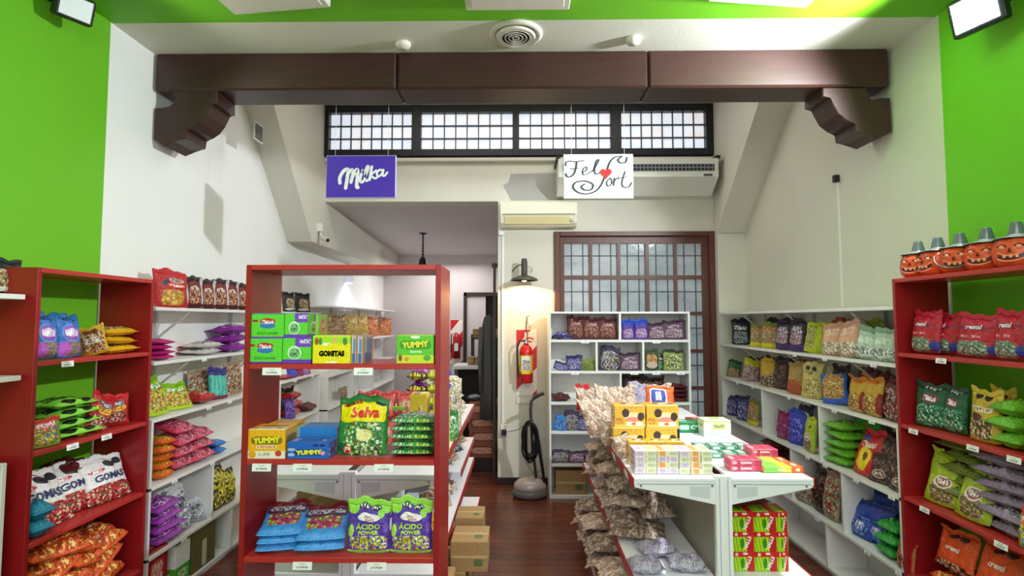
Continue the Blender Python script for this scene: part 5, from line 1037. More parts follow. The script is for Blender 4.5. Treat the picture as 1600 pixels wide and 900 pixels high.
side_row(1, .455, sh('fourth', RB), [('orange_print', 'orange bag with white lettering', 1446, 1502, 832, dict(w=.2, lean=-.3)), ('orange_print', 'orange bag with white lettering', 1502, 1572, 858, dict(w=.2, lean=-.4))], **RK)
# pumpkins
def pumpkin(i, px, py):
    xx = XF + .10; Y_ = xx / ray(px, 420)[0]; s = (35 / 850 * 2.6) / .1
    r = tag(empty('pumpkin_bucket', (xx, Y_, 1.8105), -1.05 + .06 * (i % 3 - 1)), 'orange smiling pumpkin bucket with witch hat, %s of five on right bookcase' % ['leftmost', 'second from left', 'middle', 'second from right', 'rightmost'][i], 'pumpkin bucket', 'pumpkin buckets on the right bookcase')
    M = mat('#d9542c', .3, 0, .08); rib = lambda t, z: 1 + .025 * math.cos(t * 9)
    bod = MB().lathe([(.001, .001), (.052, .001), (.068, .014), (.074, .04), (.07, .066), (.062, .083), (.001, .083)], 54, fn=rib); bod = bod.obj('pumpkin_body', M, r, True)
    def on(u, z, out=.002):
        a = -PI / 2 + u; R_ = (.074 if z < .05 else .071) + out; return Vector((R_ * math.cos(a), R_ * math.sin(a), z))
    for s_ in (-1, 1):
        b = MB(); b.lathe([(.001, -.008), (.009, -.005), (.011, 0), (.008, .006), (.001, .008)], 12, on(s_ * .36, .058, -.001)); e = b.obj('eye', mat('#e88a66', .3), bod, True)
        MB().tube([on(s_ * .36 + d, .0655 - abs(d) * .03 + .002, .002) for d in (-.2, -.1, 0, .1, .2)], .0028, 6).obj('eyebrow', mat('#5a1c12', .4), bod)
    MB().prism([(-.006, .043), (.006, .043), (0, .056)], -.079, -.070, 'y').obj('nose', mat('#4a1610', .4), bod)
    g = MB(); top = [on(d, .040 + .11 * d * d * .35 - .008, .001) for d in [k * .11 - .55 for k in range(11)]]; bot = [on(d, .024 + .028 * d * d - .006 + .0, .001) for d in [k * .11 - .55 for k in range(11)]]
    V = [g.b.verts.new(p_) for p_ in top]; U = [g.b.verts.new(p_) for p_ in bot]
    for k in range(10): g.b.faces.new((V[k], V[k + 1], U[k + 1], U[k]))
    g.obj('mouth', mat('#4a1610', .4), bod)
    g = MB(); g.tube([p_ + Vector((0, 0, -.001)) for p_ in bot], .003, 6); g.tube([p_ + Vector((0, 0, .001)) for p_ in top], .0025, 6); g.obj('lips', mat('#ea7f58', .3), bod)
    for d in (-.22, .05, .28): MB().box(-.004, .004, -.002, .002, -.005, .004).xf(Matrix.Translation(on(d, .032, .002))).obj('tooth', mat('#e8a888', .3), bod)
    wav = lambda t, z: 1 + .05 * math.sin(t * 5 + i)
    brm = MB().lathe([(.001, .083), (.072, .0835), (.080, .087), (.072, .091), (.035, .094), (.001, .095)], 40, fn=wav); brm = brm.obj('hat_brim', mat('#1c1d20', .25), r, True)
    MB().lathe([(.04, .093), (.072, .0915), (.079, .0885), (.070, .0945), (.036, .0985)], 40, fn=wav).obj('brim_trim', mat('#b9bec2', .25, .5), brm, True)
    MB().lathe([(.034, .094), (.031, .110), (.025, .135), (.020, .158), (.018, .163), (.001, .165)], 24, (0, 0, 0)).obj('hat_crown', mat('#6a7379', .28, .35), brm, True)
    MB().lathe([(.0345, .097), (.0345, .106), (.031, .107), (.03, .097)], 24).obj('hat_band', mat('#b4babf', .25, .4), brm, True)
    a = 2.2 if i == 2 else .0
    hp_ = [(.078 * math.cos(t), -.012 + -.078 * abs(math.sin(t)) * .5, .08 - .06 * math.sin(t)) for t in [PI * k / 12 for k in range(13)]] if i == 2 else [(.07, 0, .07), (.084, .01, .055), (.086, .02, .03), (.074, .01, .02)]
    MB().tube(hp_ if i != 2 else [(x, -.045 - .045 * math.sin(PI * k / 12), z) for k, (x, y, z) in enumerate(hp_)], .0035, 6).obj('handle', mat('#5a4c48', .35, .3), r)
    bod.scale = (1, 1, 1.3); brm.scale = (.88, .88, .86); brm.location.z = .037
    r.scale = (s, s, s * .98)
    if i == 1: r.rotation_euler.z -= .5
for i, px in enumerate((1436, 1467, 1502, 1544, 1592)): pumpkin(i, px, 430)
# ------------------------------------------------------------------ white shelving on the right wall
RW = 'right white shelving'
side_row(1, WZ[1], sh('top', RW), [('dark_bottle', 'dark blue bag with pale lettering', 1122, 1148, 500), ('dark_bottle', 'dark blue bag with pale lettering', 1144, 1174, 500), ('khaki_snack', 'khaki snack bag with yellow base', 1172, 1194, 508), ('khaki_snack', 'khaki snack bag with yellow base', 1191, 1215, 505), ('plum_snack', 'dark plum snack bag with white band', 1212, 1236, 502), ('plum_snack', 'dark plum snack bag with white band', 1234, 1258, 500),
    ('lime_snack', 'bright lime yellow bag', 1256, 1290, 504, dict(roll=.1)), ('peach_foil', 'peach coloured foil bag', 1286, 1318, 506, {}), ('peach_foil', 'peach coloured foil bag', 1312, 1346, 502, dict(roll=-.12)), ('mint_foil', 'pale mint foil bag', 1338, 1370, 512, dict(roll=.1)), ('mint_foil', 'pale mint foil bag', 1366, 1402, 514)])
side_row(1, WZ[2], sh('second', RW), [('green_brown', 'green and brown nut bag', 1133, 1156, 564, dict(roll=.15)), ('brown_yellow_top', 'brown bag with yellow top', 1157, 1185, 563, dict(roll=.15)), ('gold_foil', 'crinkled gold foil bag', 1187, 1212, 562), ('dark_choc', 'dark chocolate bag', 1206, 1230, 563, dict(**{'in': .03})), ('amber_bag', 'amber bag with rusty base', 1228, 1252, 567), ('cream_window', 'tall cream yellow bag', 1262, 1290, 570, dict(**{'in': .05})), ('cream_window', 'tall cream yellow bag', 1250, 1282, 568),
    ('blue_base', 'golden bag with blue base', 1284, 1324, 586, dict(roll=-.15)), ('gold_red', 'gold bag with red edge', 1322, 1348, 590), ('gold_red', 'gold bag with red edge', 1344, 1374, 590), ('maroon_check', 'maroon chequered bag', 1366, 1386, 584, dict(**{'in': .05})), ('maroon_check', 'maroon chequered bag', 1378, 1404, 592)])
side_row(1, WZ[3], sh('third', RW), [('indigo_bag', 'deep purple candy bag', 1131, 1150, 619), ('indigo_bag', 'deep purple candy bag', 1148, 1167, 620), ('khaki_snack', 'yellow khaki bag', 1165, 1181, 626), ('magenta_bag', 'dark magenta bag', 1210, 1232, 645), ('royal_blue', 'royal blue bag', 1228, 1258, 644), ('lime_nut', 'lime bag of nuts', 1252, 1268, 650), ('apple_flat', 'apple green bag lying flat', 1294, 1336, 660, dict(n=5, w=.22)), ('red_yellow', 'red bag with yellow figure', 1325, 1358, 674, dict(lean=-.35)),
    ('choc_rings', 'brown bag of chocolate wafers', 1366, 1404, 682, dict(**{'in': .06})), ('choc_rings', 'brown bag of chocolate wafers', 1350, 1384, 712, dict(lean=-.3)), ('choc_rings', 'brown bag of chocolate wafers', 1380, 1412, 722, dict(lean=-.3))])
side_row(1, WZ[4], sh('fourth', RW), [('dark_wine', 'dark red bag', 1190, 1222, 686, dict(lie=1, n=2, w=.24)), ('clear_dark', 'clear bag of brown candy', 1236, 1262, 745, dict(w=.2)), ('dark_choc', 'dark bag of mixed chocolates', 1262, 1284, 732), ('assorted_clear', 'clear bag of mixed sweets', 1280, 1300, 735), ('cobalt_bag', 'cobalt blue bag', 1318, 1352, 785, dict(lean=-.3)), ('cobalt_bag', 'cobalt blue bag', 1344, 1378, 790, dict(lean=-.2, **{'in': .04})), ('green_flat', 'green bag lying flat', 1370, 1406, 815, dict(n=3, w=.16)), ('copper_bag', 'copper brown bag', 1388, 1414, 842, dict(w=.13, **{'in': -.02}))])
BR = {'in': .11}
side_row(1, WZ[2], 'behind second shelf, ' + RW, [(k_, l_, a_, b_, c_, dict(w=.16, **BR)) for k_, l_, a_, b_, c_ in [('dark_choc', 'half hidden dark bag', 1168, 1190, 560), ('wine_foil', 'half hidden wine bag', 1192, 1212, 558), ('dark_choc', 'half hidden dark bag', 1214, 1236, 560), ('copper_bag', 'half hidden copper bag', 1240, 1262, 564), ('dark_choc', 'half hidden dark bag', 1296, 1322, 572), ('maroon_check', 'half hidden maroon bag', 1336, 1362, 576)]])
side_row(1, WZ[1], 'behind top shelf, ' + RW, [(k_, l_, a_, b_, c_, dict(w=.16, **BR)) for k_, l_, a_, b_, c_ in [('dark_bottle', 'half hidden navy bag', 1150, 1170, 498), ('plum_snack', 'half hidden plum bag', 1196, 1216, 498), ('plum_snack', 'half hidden plum bag', 1222, 1244, 498), ('copper_bag', 'half hidden brown bag', 1296, 1320, 498), ('olive_stack', 'half hidden olive bag', 1350, 1376, 500)]])
side_row(1, WZ[4], 'behind fourth shelf, ' + RW, [('cobalt_bag', 'half hidden cobalt bag', 1352, 1384, 765, dict(w=.18, **BR)), ('cobalt_bag', 'half hidden cobalt bag', 1376, 1404, 770, dict(w=.18, **BR))])
side_row(1, WZ[3], 'behind third shelf, ' + RW, [('green_flat', 'half hidden dark green bag', 1330, 1366, 655, dict(w=.18, **BR)), ('dark_choc', 'half hidden chocolate bag', 1372, 1402, 674, dict(w=.18, **BR)), ('indigo_bag', 'half hidden indigo bag', 1240, 1264, 634, dict(w=.18, **BR))])
# ------------------------------------------------------------------ cubby unit
CB = 'cubby unit'
rr = ('top', 'second', 'third', 'fourth', 'fifth')
def cub(k, items, Y=BU + .03, **kw): front_row(Y, BZ[k], sh(rr[k], CB), items, **kw)
cub(0, [('indigo_bag', 'dark blue bag lying flat', 864, 902, 520, dict(lie=1)), ('wine_foil', 'wine brown foil bag', 886, 914, 494), ('wine_foil', 'wine brown foil bag', 910, 940, 496), ('wine_foil', 'wine brown foil bag', 935, 965, 497), ('blue_top_purple', 'purple bag with blue top', 972, 992, 500), ('blue_top_purple', 'purple bag with blue top', 991, 1014, 499), ('mauve_bag', 'mauve brown bag', 1012, 1042, 505), ('mauve_bag', 'mauve brown bag', 1036, 1072, 501)])
cub(1, [('indigo_bag', 'dark violet bag', 863, 888, 566, dict(roll=.3)), ('indigo_bag', 'dark violet bag', 884, 911, 556), ('olive_stack', 'olive green bag', 908, 930, 562), ('purple_lime', 'purple and lime bag', 936, 968, 542, dict(roll=.1)), ('mauve_bag', 'mauve pink bag', 968, 1001, 552), ('gold_label', 'dark bag with gold label', 1008, 1030, 546), ('forest_mint', 'dark green bag', 1024, 1042, 552, dict(Y=BU + .09)), ('lime_label', 'lime patterned bag', 1037, 1070, 547)])
cub(2, [('dark_wine', 'flat brown bag', 862, 892, 618, dict(lie=1)), ('dark_choc', 'dark chocolate bag', 973, 1008, 586, dict(Y=BU + .08)), ('dark_choc', 'dark chocolate bag', 1004, 1040, 590, dict(Y=BU + .08)), ('dark_red_stack', 'dark red bag lying flat', 1040, 1076, 602, dict(n=4))])
cub(3, [('blue_small', 'blue bag', 862, 884, 650, dict(roll=.3)), ('purple_lime', 'dark bag with lime pattern', 882, 906, 643), ('indigo_bag', 'violet bag', 902, 926, 650)])
cub(4, [('purple_lime', 'dark patterned bag', 862, 890, 704), ('mauve_bag', 'dark mauve bag', 888, 916, 706), ('mauve_bag', 'dark mauve bag', 914, 938, 704)])
front_row(BU + .03, .031, 'bottom of white cubby unit', [('kraft', 'plain brown carton', 868, 916, 736, dict(box=1, d=.2))], cat='carton')
# ------------------------------------------------------------------ right gondola
wg = 'right gondola top'; GG = dict(box=1)
def fy(pb, z=GD): return atz(1000, pb, z).y
def gbox(kind, look, p0, p1, pt, pb, d, z=GD, cat='candy box', yaw=0):
    Y_ = atz((p0 + p1) / 2, pb, z).y; a = aty(p0, pt, Y_); b = aty(p1, pt, Y_); W0, H0, T0 = BAG[kind]['dims']
    put(kind, look, ((a.x + b.x) / 2, Y_ + d / 2, z + .0006), (0, 0, yaw), ((b.x - a.x) / W0, d / T0, (a.z - z) / H0), cat); return Y_, a.z
Y1, zt = gbox('truffle_box', 'golden truffle box, lower left of the stack on right gondola', 958, 1007, 669, 704, .12)
ys = Y1
def gb2(kind, look, p0, p1, pt, z, Y_, d):
    a = aty(p0, pt, Y_); b = aty(p1, pt, Y_); W0, H0, T0 = BAG[kind]['dims']
    put(kind, look, ((a.x + b.x) / 2, Y_ + d / 2, z + .0006), (0, 0, 0), ((b.x - a.x) / W0, d / T0, (a.z - z) / H0), 'candy box')
gb2('truffle_box', 'golden truffle box, upper left of the stack on right gondola', 960, 1008, 634, zt + .001, Y1 + .01, .12)
gb2('truffle_box', 'golden truffle box, lower right of the stack on right gondola', 1009, 1058, 669, GD, Y1 + .02, .12)
gb2('truffle_box', 'golden truffle box, upper right of the stack on right gondola', 1010, 1060, 634, aty(1030, 669, Y1 + .02).z + .001, Y1 + .02, .12)
gbox('grey_display', 'grey and white display box in front of golden truffle boxes', 1010, 1062, 666, 692, .1)
gbox('green_tray', 'small green tray box with pale lettering, left of lime box', 1058, 1096, 660, 676, .1)
gbox('lime_white_box', 'white and lime box behind the green packs on right gondola', 1100, 1142, 657, 682, .12)
gbox('red_carton', 'small pink box at the back of right gondola top', 1076, 1110, 655, 668, .08)
# gum packs
k = 0
names = ['gum_pink', 'gum_yellow', 'gum_pink', 'gum_pink', 'gum_yellow', 'gum_orange', 'gum_yellow']
Yg = atz(1050, 741, GD).y; xa = aty(992, 741, Yg).x; xb = aty(1114, 741, Yg).x; cw = (xb - xa) / 7
for r_ in range(4):
    for c_ in range(7):
        kd = names[(c_ + (r_ % 2) * 3) % 7 if c_ < 5 else c_]
        put(kd, 'pastel gum pack, %s row, %s column, near end of right gondola' % (['bottom', 'second', 'third', 'top'][r_], ['leftmost', 'second', 'third', 'fourth', 'fifth', 'sixth', 'rightmost'][c_]), (xa + cw * (c_ + .5), Yg + .062 + random.uniform(-.003, .003), GD + .0006 + r_ * .0262), (0, 0, random.uniform(-.02, .02)), (cw / .052 * .97, 1, .026 / .03 * .99), 'gum pack', 'pastel gum packs')
for j in range(3):
    put('truffle_box', 'flat open pink and gold tray on gum packs, %s' % ['leftmost', 'middle', 'rightmost'][j], (xa + .05 + .09 * j, Yg + .2, GD + .0006), (0, 0, 0), (.55, .55, .95), 'candy box', 'flat trays behind gum packs')
n = 0
for r_ in range(2):
    for c_ in range(4):
        q = atz(1092 + c_ * 22, 716 - r_ * 12, GD)
        put('green_gum', 'flat green gum pack, %s row, %s on right gondola' % (['front', 'back'][r_], ['leftmost', 'second from left', 'third from left', 'rightmost'][c_]), (q.x + .02, q.y + .05, GD + .0006), (0, 0, .02), (.9, 1, 1), 'gum pack', 'green gum packs')
for r_ in range(2):
    q = atz(1167, 737, GD); put('pink_gum', 'pink bubble gum pack, %s one of pair on right gondola' % ['lower', 'upper'][r_], (q.x, q.y + .05, GD + .0006 + r_ * .0265), (0, 0, 0), (1.22, 1, 1), 'gum pack', 'pink gum packs')
    q = atz(1190, 726, GD); put('pink_gum', 'pink gum pack behind fruit gum, %s one on right gondola' % ['lower', 'upper'][r_], (q.x + .055, q.y + .14, GD + .0006 + r_ * .0265), (0, 0, 0), (1.1, 1.2, 1), 'gum pack', 'pink gum packs')
for r_ in range(2):
    q = atz(1225, 739, GD); put('fruit_gum', 'green and orange fruit gum pack, %s at gondola corner' % ['nearest', 'second'][r_], (q.x - .012 * r_, q.y + .048 + r_ * .1, GD + .0006), (0, 0, 0), (1.3, 1, 1), 'gum pack', 'fruit gum packs')
# halls boxes on the right second shelf
Yh = atz(1190, 893, .456).y; xh = aty(1146, 893, Yh).x; hw_ = 34 / FOC * Yh; hh = (aty(1146, 800, Yh).z - .456) / 3
for r_ in range(3):
    for c_ in range(3):
        ww = hw_ if c_ < 2 else hw_ * .46
        put('halls', 'red and green cough drop box, %s row, %s of three' % (['bottom', 'middle', 'top'][r_], ['leftmost', 'middle', 'rightmost'][c_]), (xh + hw_ * c_ + ww / 2, Yh + .06, .4566 + r_ * (hh + .0008)), (0, 0, 0), (ww / .098 * .985, 1, hh / .083), 'candy box', 'red and green cough drop boxes')
put('dark_wine' , 'dark bag lying on top of the cough drop boxes', (xh + .12, Yh + .05, .4566 + 3 * hh + .018), rotm(.3, 0, True), (1.2, .6, .7), 'candy bag')
# clear bags
def cl(kind, label, px, py, Y_, w, h, t, yaw, lean=0, lying=False, roll=0, group=None, dz_=0):
    q = aty(px, py, Y_); at(kind, label, q.x, Y_, q.z + dz_, w, h, t, yaw, lean, lying, roll, 'candy bag', group)
H1 = 'crinkly clear bag heaped on the far right gondola top, %s'
for i, (px, py, Y_, w, h, ya, ro, ty) in enumerate([(925, 655, 3.9, .26, .30, .7, .1, 'clear_choc'), (938, 690, 3.35, .26, .30, .6, -.1, 'clear_choc'), (950, 672, 3.6, .26, .34, .3, .1, 'clear_choc'), (972, 640, 4.0, .28, .30, .0, -.1, 'clear_choc'), (1000, 640, 4.1, .28, .30, .2, .2, 'clear_violet'), (1028, 640, 4.15, .26, .28, -.2, -.1, 'clear_choc'), (955, 712, 3.1, .22, .2, .8, .05, 'clear_choc'), (975, 728, 2.85, .2, .14, .9, .0, 'clear_choc')]):
    x_ = aty(px, py, Y_).x; at(ty, H1 % ['leftmost and farthest', 'left one before it', 'beside golden boxes', 'behind golden boxes', 'middle back with violet print', 'rightmost back', 'left of golden boxes', 'nearest the gum packs'][i], x_ + .02, Y_, GD + .001, w * .82, h * .8, .09, ya, -.5 + .1 * (i % 3), False, ro, group='crinkly clear bags on the right gondola')
q = aty(1032, 628, 3.75)
at('orange_pack', 'orange packet with blue window standing behind golden boxes', q.x, 3.75, GD + .10, .2, .15, .06, 0, -.2)
at('dark_choc', 'dark wrapped bag under the orange packet on right gondola', q.x, 3.8, GD + .05, .24, .2, .09, 0, 0, True)
at('peach_foil', 'pale yellow foil bag lying behind golden boxes', aty(1020, 630, 3.55).x, 3.5, GD + .12, .24, .2, .06, .3, 0, True)
at('red_snack', 'small red bag at the far left of right gondola top', aty(908, 620, 4.3).x + .02, 4.3, GD + .001, .12, .2, .05, .3, -.1)
H2 = 'clear brown bag under right gondola deck, %s layer, %s'
for ci, y in enumerate((4.22, 3.92, 3.62, 3.32)):
    for k in range(3):
        at(['clear_choc', 'clear_dark'][(ci + k) % 2], H2 % (['lowest', 'middle', 'top'][k], ['farthest', 'second farthest', 'second nearest', 'nearest'][ci]), .73 - .02 * k + .02 * (ci % 2), y - .14, .50 + .085 * k, .27, .24 - .02 * k, .09, 1.45 + .2 * ((ci + k) % 3 - 1), 0, True, .06 * (k - 1), group='clear brown bags under the right gondola deck')
at('clear_dark', 'flat clear bag with purple edge lying before the brown bag pile', .60, 2.86, .49, .30, .26, .06, -.2, 0, True, 0)
at('clear_dark', 'crinkled dark clear bag against the gondola back panel', .76, 3.02, .53, .2, .2, .1, .2, .4, True, 0)
for i, (x, y, z, w, h, ya) in enumerate([(.58, 2.50, .485, .15, .14, .1), (.76, 2.52, .485, .17, .15, -.1), (.68, 2.67, .49, .18, .15, .2)]):
    at('clear_violet', 'clear bag of violet wrapped candy, %s on right gondola second shelf' % ['leftmost', 'rightmost', 'middle back'][i], x, y, z, w, h, .07, ya, 0, True, 0, group='clear bags of violet candy')
for i, (x, y, z, ya) in enumerate([(.66, 4.1, .18, 1.4), (.66, 3.8, .185, 1.65), (.67, 3.45, .18, 1.5), (.67, 3.1, .185, 1.6), (.66, 2.78, .18, 1.45)]):
    for k in range(2):
        at(['clear_choc', 'clear_dark'][(i + k) % 2], 'clear bag on the right gondola base, %s layer, %s' % (['lower', 'upper'][k], ['farthest', 'second farthest', 'middle', 'second nearest', 'nearest'][i]), x + .01 * k, y - .1, z + .085 * k, .3, .27, .09, ya, 0, True, .05, group='clear bags on the gondola base')
# ------------------------------------------------------------------ price tags
M_TAG = mat('#f2f3f3', .4); M_INK = mat('#3a3f48', .6)
tg = MB().box(-.031, .031, -.0012, 0, -.012, .012).obj('price_tag', M_TAG); text('$ 9.590,00', .0085, M_INK, tg, 'printed_price', .02, 0, .0001, (0, -.0015, -.004)); text('Caramelos', .0045, M_INK, tg, 'printed_name', .0, 0, .0001, (0, -.0015, .006))
first = [True]
def tagat(label, loc, yaw=0, s=1):
    if first[0]: o = tg; first[0] = False
    else: o = dup(tg)
    o.location = loc; o.rotation_euler = (-.12, 0, yaw); o.scale = (s,) * 3; tag(o, label, 'price tag', 'white price tags')
def tagrow(side, xf, z, where, pxs, s=1):
    for i, px in enumerate(pxs):
        x = side * (xf - .003); Y_ = x / ray(px, 600)[0]; pp = pos(i, len(pxs))
        tagat('white price tag%s under %s' % ((', ' + pp + ',') if pp else '', where), (x, Y_, z - .02), -side * PI / 2, s)
tagrow(-1, XF, SZ[0], sh('top', LRB), [104]); tagrow(-1, XF, SZ[1], sh('second', LRB), [118, 170])
for z, pxs, n_ in ((WZ[1], [318], 'second'), (WZ[2], [328, 360], 'third'), (WZ[3], [278, 336], 'fourth'), (WZ[4], [296], 'fifth')): tagrow(-1, LX, z, sh(n_, LW), pxs, .8)
for z, pxs, n_ in ((WZ[1], [1243, 1290, 1366], 'top'), (WZ[2], [1152, 1176, 1232, 1302, 1360], 'second'), (WZ[3], [1258, 1285, 1332, 1386], 'third'), (WZ[4], [1270, 1345, 1392], 'fourth')): tagrow(1, 1.93, z, sh(n_, RW), pxs, .8)
for z, pxs, n_ in ((SZ[0], [1472], 'top'), (SZ[1], [1424, 1515, 1578], 'second'), (SZ[2], [1436, 1551], 'third')): tagrow(1, XF, z, sh(n_, RB), pxs)
tagrow(-1, LX, 1.085, 'top of short white section', [461, 488], .9)
for z, pxs, n_ in ((SZ[0], [427, 569], 'top'), (SZ[1], [415, 478, 603], 'second'), (SZ[2], [481, 594], 'third')):
    for i, px in enumerate(pxs):
        q = aty(px, 500, 2.047); tagat('white price tag, %s, under %s' % (pos(i, len(pxs)), sh(n_, MB_)), (q.x, 2.047, z - .028), 0, 1.15)
for z, pxs, n_ in ((BZ[0], [914, 1025], 'top'), (BZ[1], [898, 990, 1024, 1062], 'second')):
    for i, px in enumerate(pxs):
        q = aty(px, 500, BU - .003); tagat('white price tag, %s, under %s' % (pos(i, len(pxs)), sh(n_, CB)), (q.x, BU - .003, z - .018), 0, 1.1)
for i, yy in enumerate((2.62, 2.95, 3.5)):
    tagat('white price card on red strip of right gondola, %s' % ['nearest', 'middle', 'farthest'][i], (GX - .397 - .010, yy, .875), PI / 2, 1.3)
for i, yy in enumerate((2.75, 3.2)):
    tagat('white price card on red strip of left gondola second shelf, %s' % ['nearest', 'farthest'][i], (GL_ + .410, yy, .435), -PI / 2, 1.3)
# ------------------------------------------------------------------ things in the rear room
p = aty(661, 370, 7.0)
r = tag(empty('pendant_lamp', (p.x, 7.0, 0)), 'small black pendant lamp on a chain in the rear room', 'pendant lamp')
zc = 2.735
MB().lathe([(.001, 0), (.055, 0), (.06, -.012), (.02, -.03), (.001, -.03)], 20, (0, 0, zc)).obj('ceiling_rose', M_BLACK, r, True)
zl = aty(661, 412, 7.0).z
k = MB(); k.tube([(0, 0, zc - .03), (0, 0, zl + .08)], .009, 8)
for j in range(4): k.lathe([(.001, -.02), (.018, 0), (.001, .02)], 10, (0, 0, zl + .12 + j * .04))
k.obj('chain', M_BLACK, r)
MB().lathe([(.02, .09), (.045, .05), (.055, .0), (.06, -.03), (.001, -.035)], 18, (0, 0, zl)).obj('lamp_shade', M_BLACK, r, True)
p = aty(506, 366, 5.0)
r = tag(empty('security_camera', (-1.95, 5.2, 0)), 'white security cameras on bracket at the bulkhead corner', 'camera')
p = atx(503, 358, -1.93); r.location = (-1.945, p.y, p.z)
MB().box(-.02, .03, -.05, .0, -.03, .05, .004).obj('mount_box', mat('#e8e8e4', .4), r)
MB().tube([(.01, -.02, -.03), (.02, -.03, -.10), (.05, -.05, -.10)], .012, 8).tube([(.03, -.04, -.09), (.10, -.08, -.12)], .022, 10).obj('camera_body', mat('#d4d4d0', .4), r)
MB().tube([(.10, -.08, -.12), (.108, -.085, -.124)], .016, 10).obj('lens', M_BLACK, r)
p = atx(548, 436, -2.14)
o = MB().box(-.03, .05, -.05, .05, -.05, .04, .004).obj('wall_light', mat('#eef2ff', .3), None, loc=(-2.17, p.y, p.z)); tag(o, 'small white box lamp on the rear left wall above popcorn', 'wall light')
MB().box(-.02, .04, -.04, .04, -.054, -.05).obj('lens', mat('#dfe8ff', .3, emit=6), o)
lamp('rear_wall_light_beam', 'SPOT', (-2.14, p.y, p.z - .06), (0, 0, 0), 14, (.8, .88, 1), spot_size=2.6, spot_blend=.8, shadow_soft_size=.03)
a = aty(703, 500, RY - .1); b = aty(722, 560, RY - .1)
o = MB().box(-(b.x - a.x) / 2, (b.x - a.x) / 2, -.008, 0, 0, a.z - b.z + .1).obj('extinguisher_board', M_STRIPE, None, loc=((a.x + b.x) / 2, RY - .001, b.z - .1)); tag(o, 'red and white striped board on the far rear wall', 'safety board')
r = tag(empty('fire_extinguisher', ((a.x + b.x) / 2 + .01, RY - .09, b.z)), 'distant red fire extinguisher on the rear wall', 'fire extinguisher')
MB().lathe([(.001, 0), (.06, 0), (.06, .34), (.02, .4), (.001, .4)], 18).obj('cylinder', mat('#a8141c', .3), r, True); MB().tube([(0, 0, .40), (-.08, -.02, .38), (-.09, -.02, .1)], .01, 6).obj('hose', M_BLACK, r); MB().box(-.03, .03, -.063, -.06, .12, .24).obj('label', M_SHELFW, r)
# counter with goods and dark cabinet
yc_ = 6.6
a = aty(706, 575, yc_); b = aty(768, 600, yc_)
r = tag(empty('display_counter', ((a.x + b.x) / 2, yc_, 0)), 'white display counter in the rear room before the dark doorway', 'counter')
w = (b.x - a.x) / 2; zt = aty(735, 572, yc_).z
MB().box(-w, w, 0, .5, zt - .04, zt, .003).obj('worktop', M_SHELFW, r); MB().box(-w, -w + .03, 0, .5, 0, zt - .04).obj('side_panel', M_SHELFW, r); MB().box(-w + .03, w, .4, .43, 0, zt - .04).obj('back_panel', mat('#2a2628', .6), r); MB().box(-w + .03, w, .02, .4, .5, .52).obj('shelf', mat('#3a3234', .6), r)
for i, (px, py, yy, zz) in enumerate([(742, 527, 7.4, 0), (752, 525, 7.5, 0)]):
    q = aty(px, py, yy)
r = tag(empty('dark_shelf_rack', (-.42, 7.5, 0)), 'dark shelf rack with orange boxes in the rear room', 'shelf rack')
for z in (.5, 1.05, aty(745, 528, 7.5).z): MB().box(-.25, .16, 0, .35, z - .02, z, .002).obj('shelf', M_DKW, r)
for s_ in (-.25, .14): MB().box(s_, s_ + .02, 0, .35, 0, 1.4, .002).obj('side_panel', M_DKW, r)
zq = aty(745, 528, 7.5).z
for i in range(3): put('kraft', 'small orange brown box in the rear room rack, %s' % ['leftmost', 'middle', 'rightmost'][i], (-.60 + .12 * i, 7.6, zq + .001), (0, 0, .1 * i), (.4, .5, .6), 'carton', 'orange boxes in the rear rack')
for i in range(3): put('kraft', 'brown box on the rear room counter, %s' % ['leftmost', 'middle', 'rightmost'][i], ((a.x + b.x) / 2 - .02 + .09 * i, yc_ + .2, zt + .001), (0, 0, .1 * i - .1), (.3, .5, .5), 'carton', 'brown boxes on the counter')
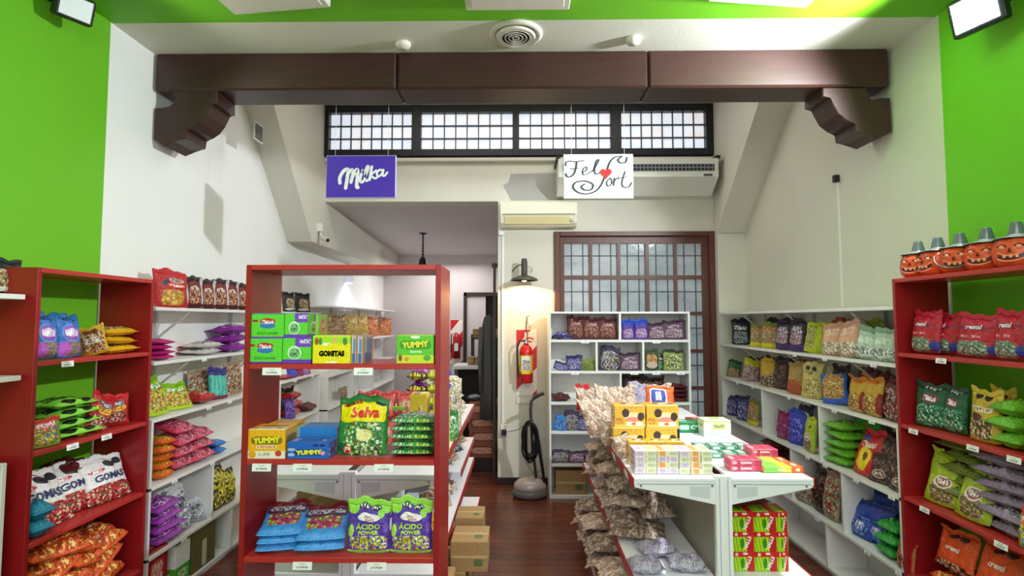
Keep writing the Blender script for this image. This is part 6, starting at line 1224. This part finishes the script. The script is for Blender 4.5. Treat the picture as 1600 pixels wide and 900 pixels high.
# stacked cartons with red print just inside the opening
for i, (py0, py1) in enumerate([(728, 712), (712, 692), (692, 672), (672, 652)]):
    yy = 6.0; z0 = .24 + i * .145
    put('kraft_red', 'brown carton with red print, %s beside the pillar' % lay(i, 4), (-.40 + .01 * (i % 2), 6.0, z0 - .1), (0, 0, .03 * (i % 3 - 1)), (1.0, 1, .144 / .16), 'carton', 'red printed cartons by the pillar')
o = MB().box(-.2, .15, 0, .3, 0, .138, .004).obj('low_step', M_DKW, None, loc=(-.40, 5.85, 0)); tag(o, 'dark wooden step under the red printed cartons', 'step')
for i in range(2): at('dark_bottle', 'dark bag on the red printed cartons, %s' % ['left one', 'right one'][i], -.48 + .16 * i, 5.95, .14 + .58 + .03, .16, .2, .06, .2, 0, True, group='dark bags on the cartons')
# hanging grey coat and dark post at the opening
r = tag(empty('hanging_coat', (-.33, 5.75, 0)), 'long dark grey coat hanging at the opening beside pillar', 'coat')
z0 = aty(770, 655, 5.75).z; z1 = aty(770, 492, 5.75).z
fold = lambda t, z: 1 + .10 * math.cos(t * 7 + z * 2)
MB().lathe([(.085, z0), (.082, z0 + .3), (.07, (z0 + z1) / 2), (.065, z1 - .12), (.045, z1 - .03), (.02, z1), (.001, z1)], 48, fn=fold, sx=.95, sy=.9).obj('coat_body', mat('#4a494d', .8), r, True)
MB().tube([(-.07, -.03, z1 - .13), (-.085, -.05, z1 - .45), (-.07, -.06, z1 - .8)], .028, 10, r2=.022).obj('sleeve', mat('#525156', .8), r, True)
MB().tube([(.0, 0, z1 - .01), (0, 0, z1 + .05), (.02, 0, z1 + .07), (.05, 0, z1 + .05)], .004, 6).obj('hook', M_BLACK, r)
o = MB().box(-.014, .014, -.014, .014, 0, aty(772, 418, 5.66).z, .003).obj('dark_post', mat('#4c423c', .6), None, loc=(-.262, 5.66, 0)); tag(o, 'thin dark upright post at the opening edge beside the coat', 'post')
MB().lathe([(.001, 0), (.03, .0), (.032, .04), (.001, .05)], 12, (0, 0, aty(772, 418, 5.66).z)).obj('post_cap', mat('#4c423c', .6), o)
# unused prototypes are dropped
for k_, o in BAG.items():
    if o['fresh']:
        for c in list(o.children): bpy.data.objects.remove(c)
        bpy.data.objects.remove(o)
for o in bpy.data.objects:
    for kk in ('fresh', 'dims'):
        if kk in o: del o[kk]
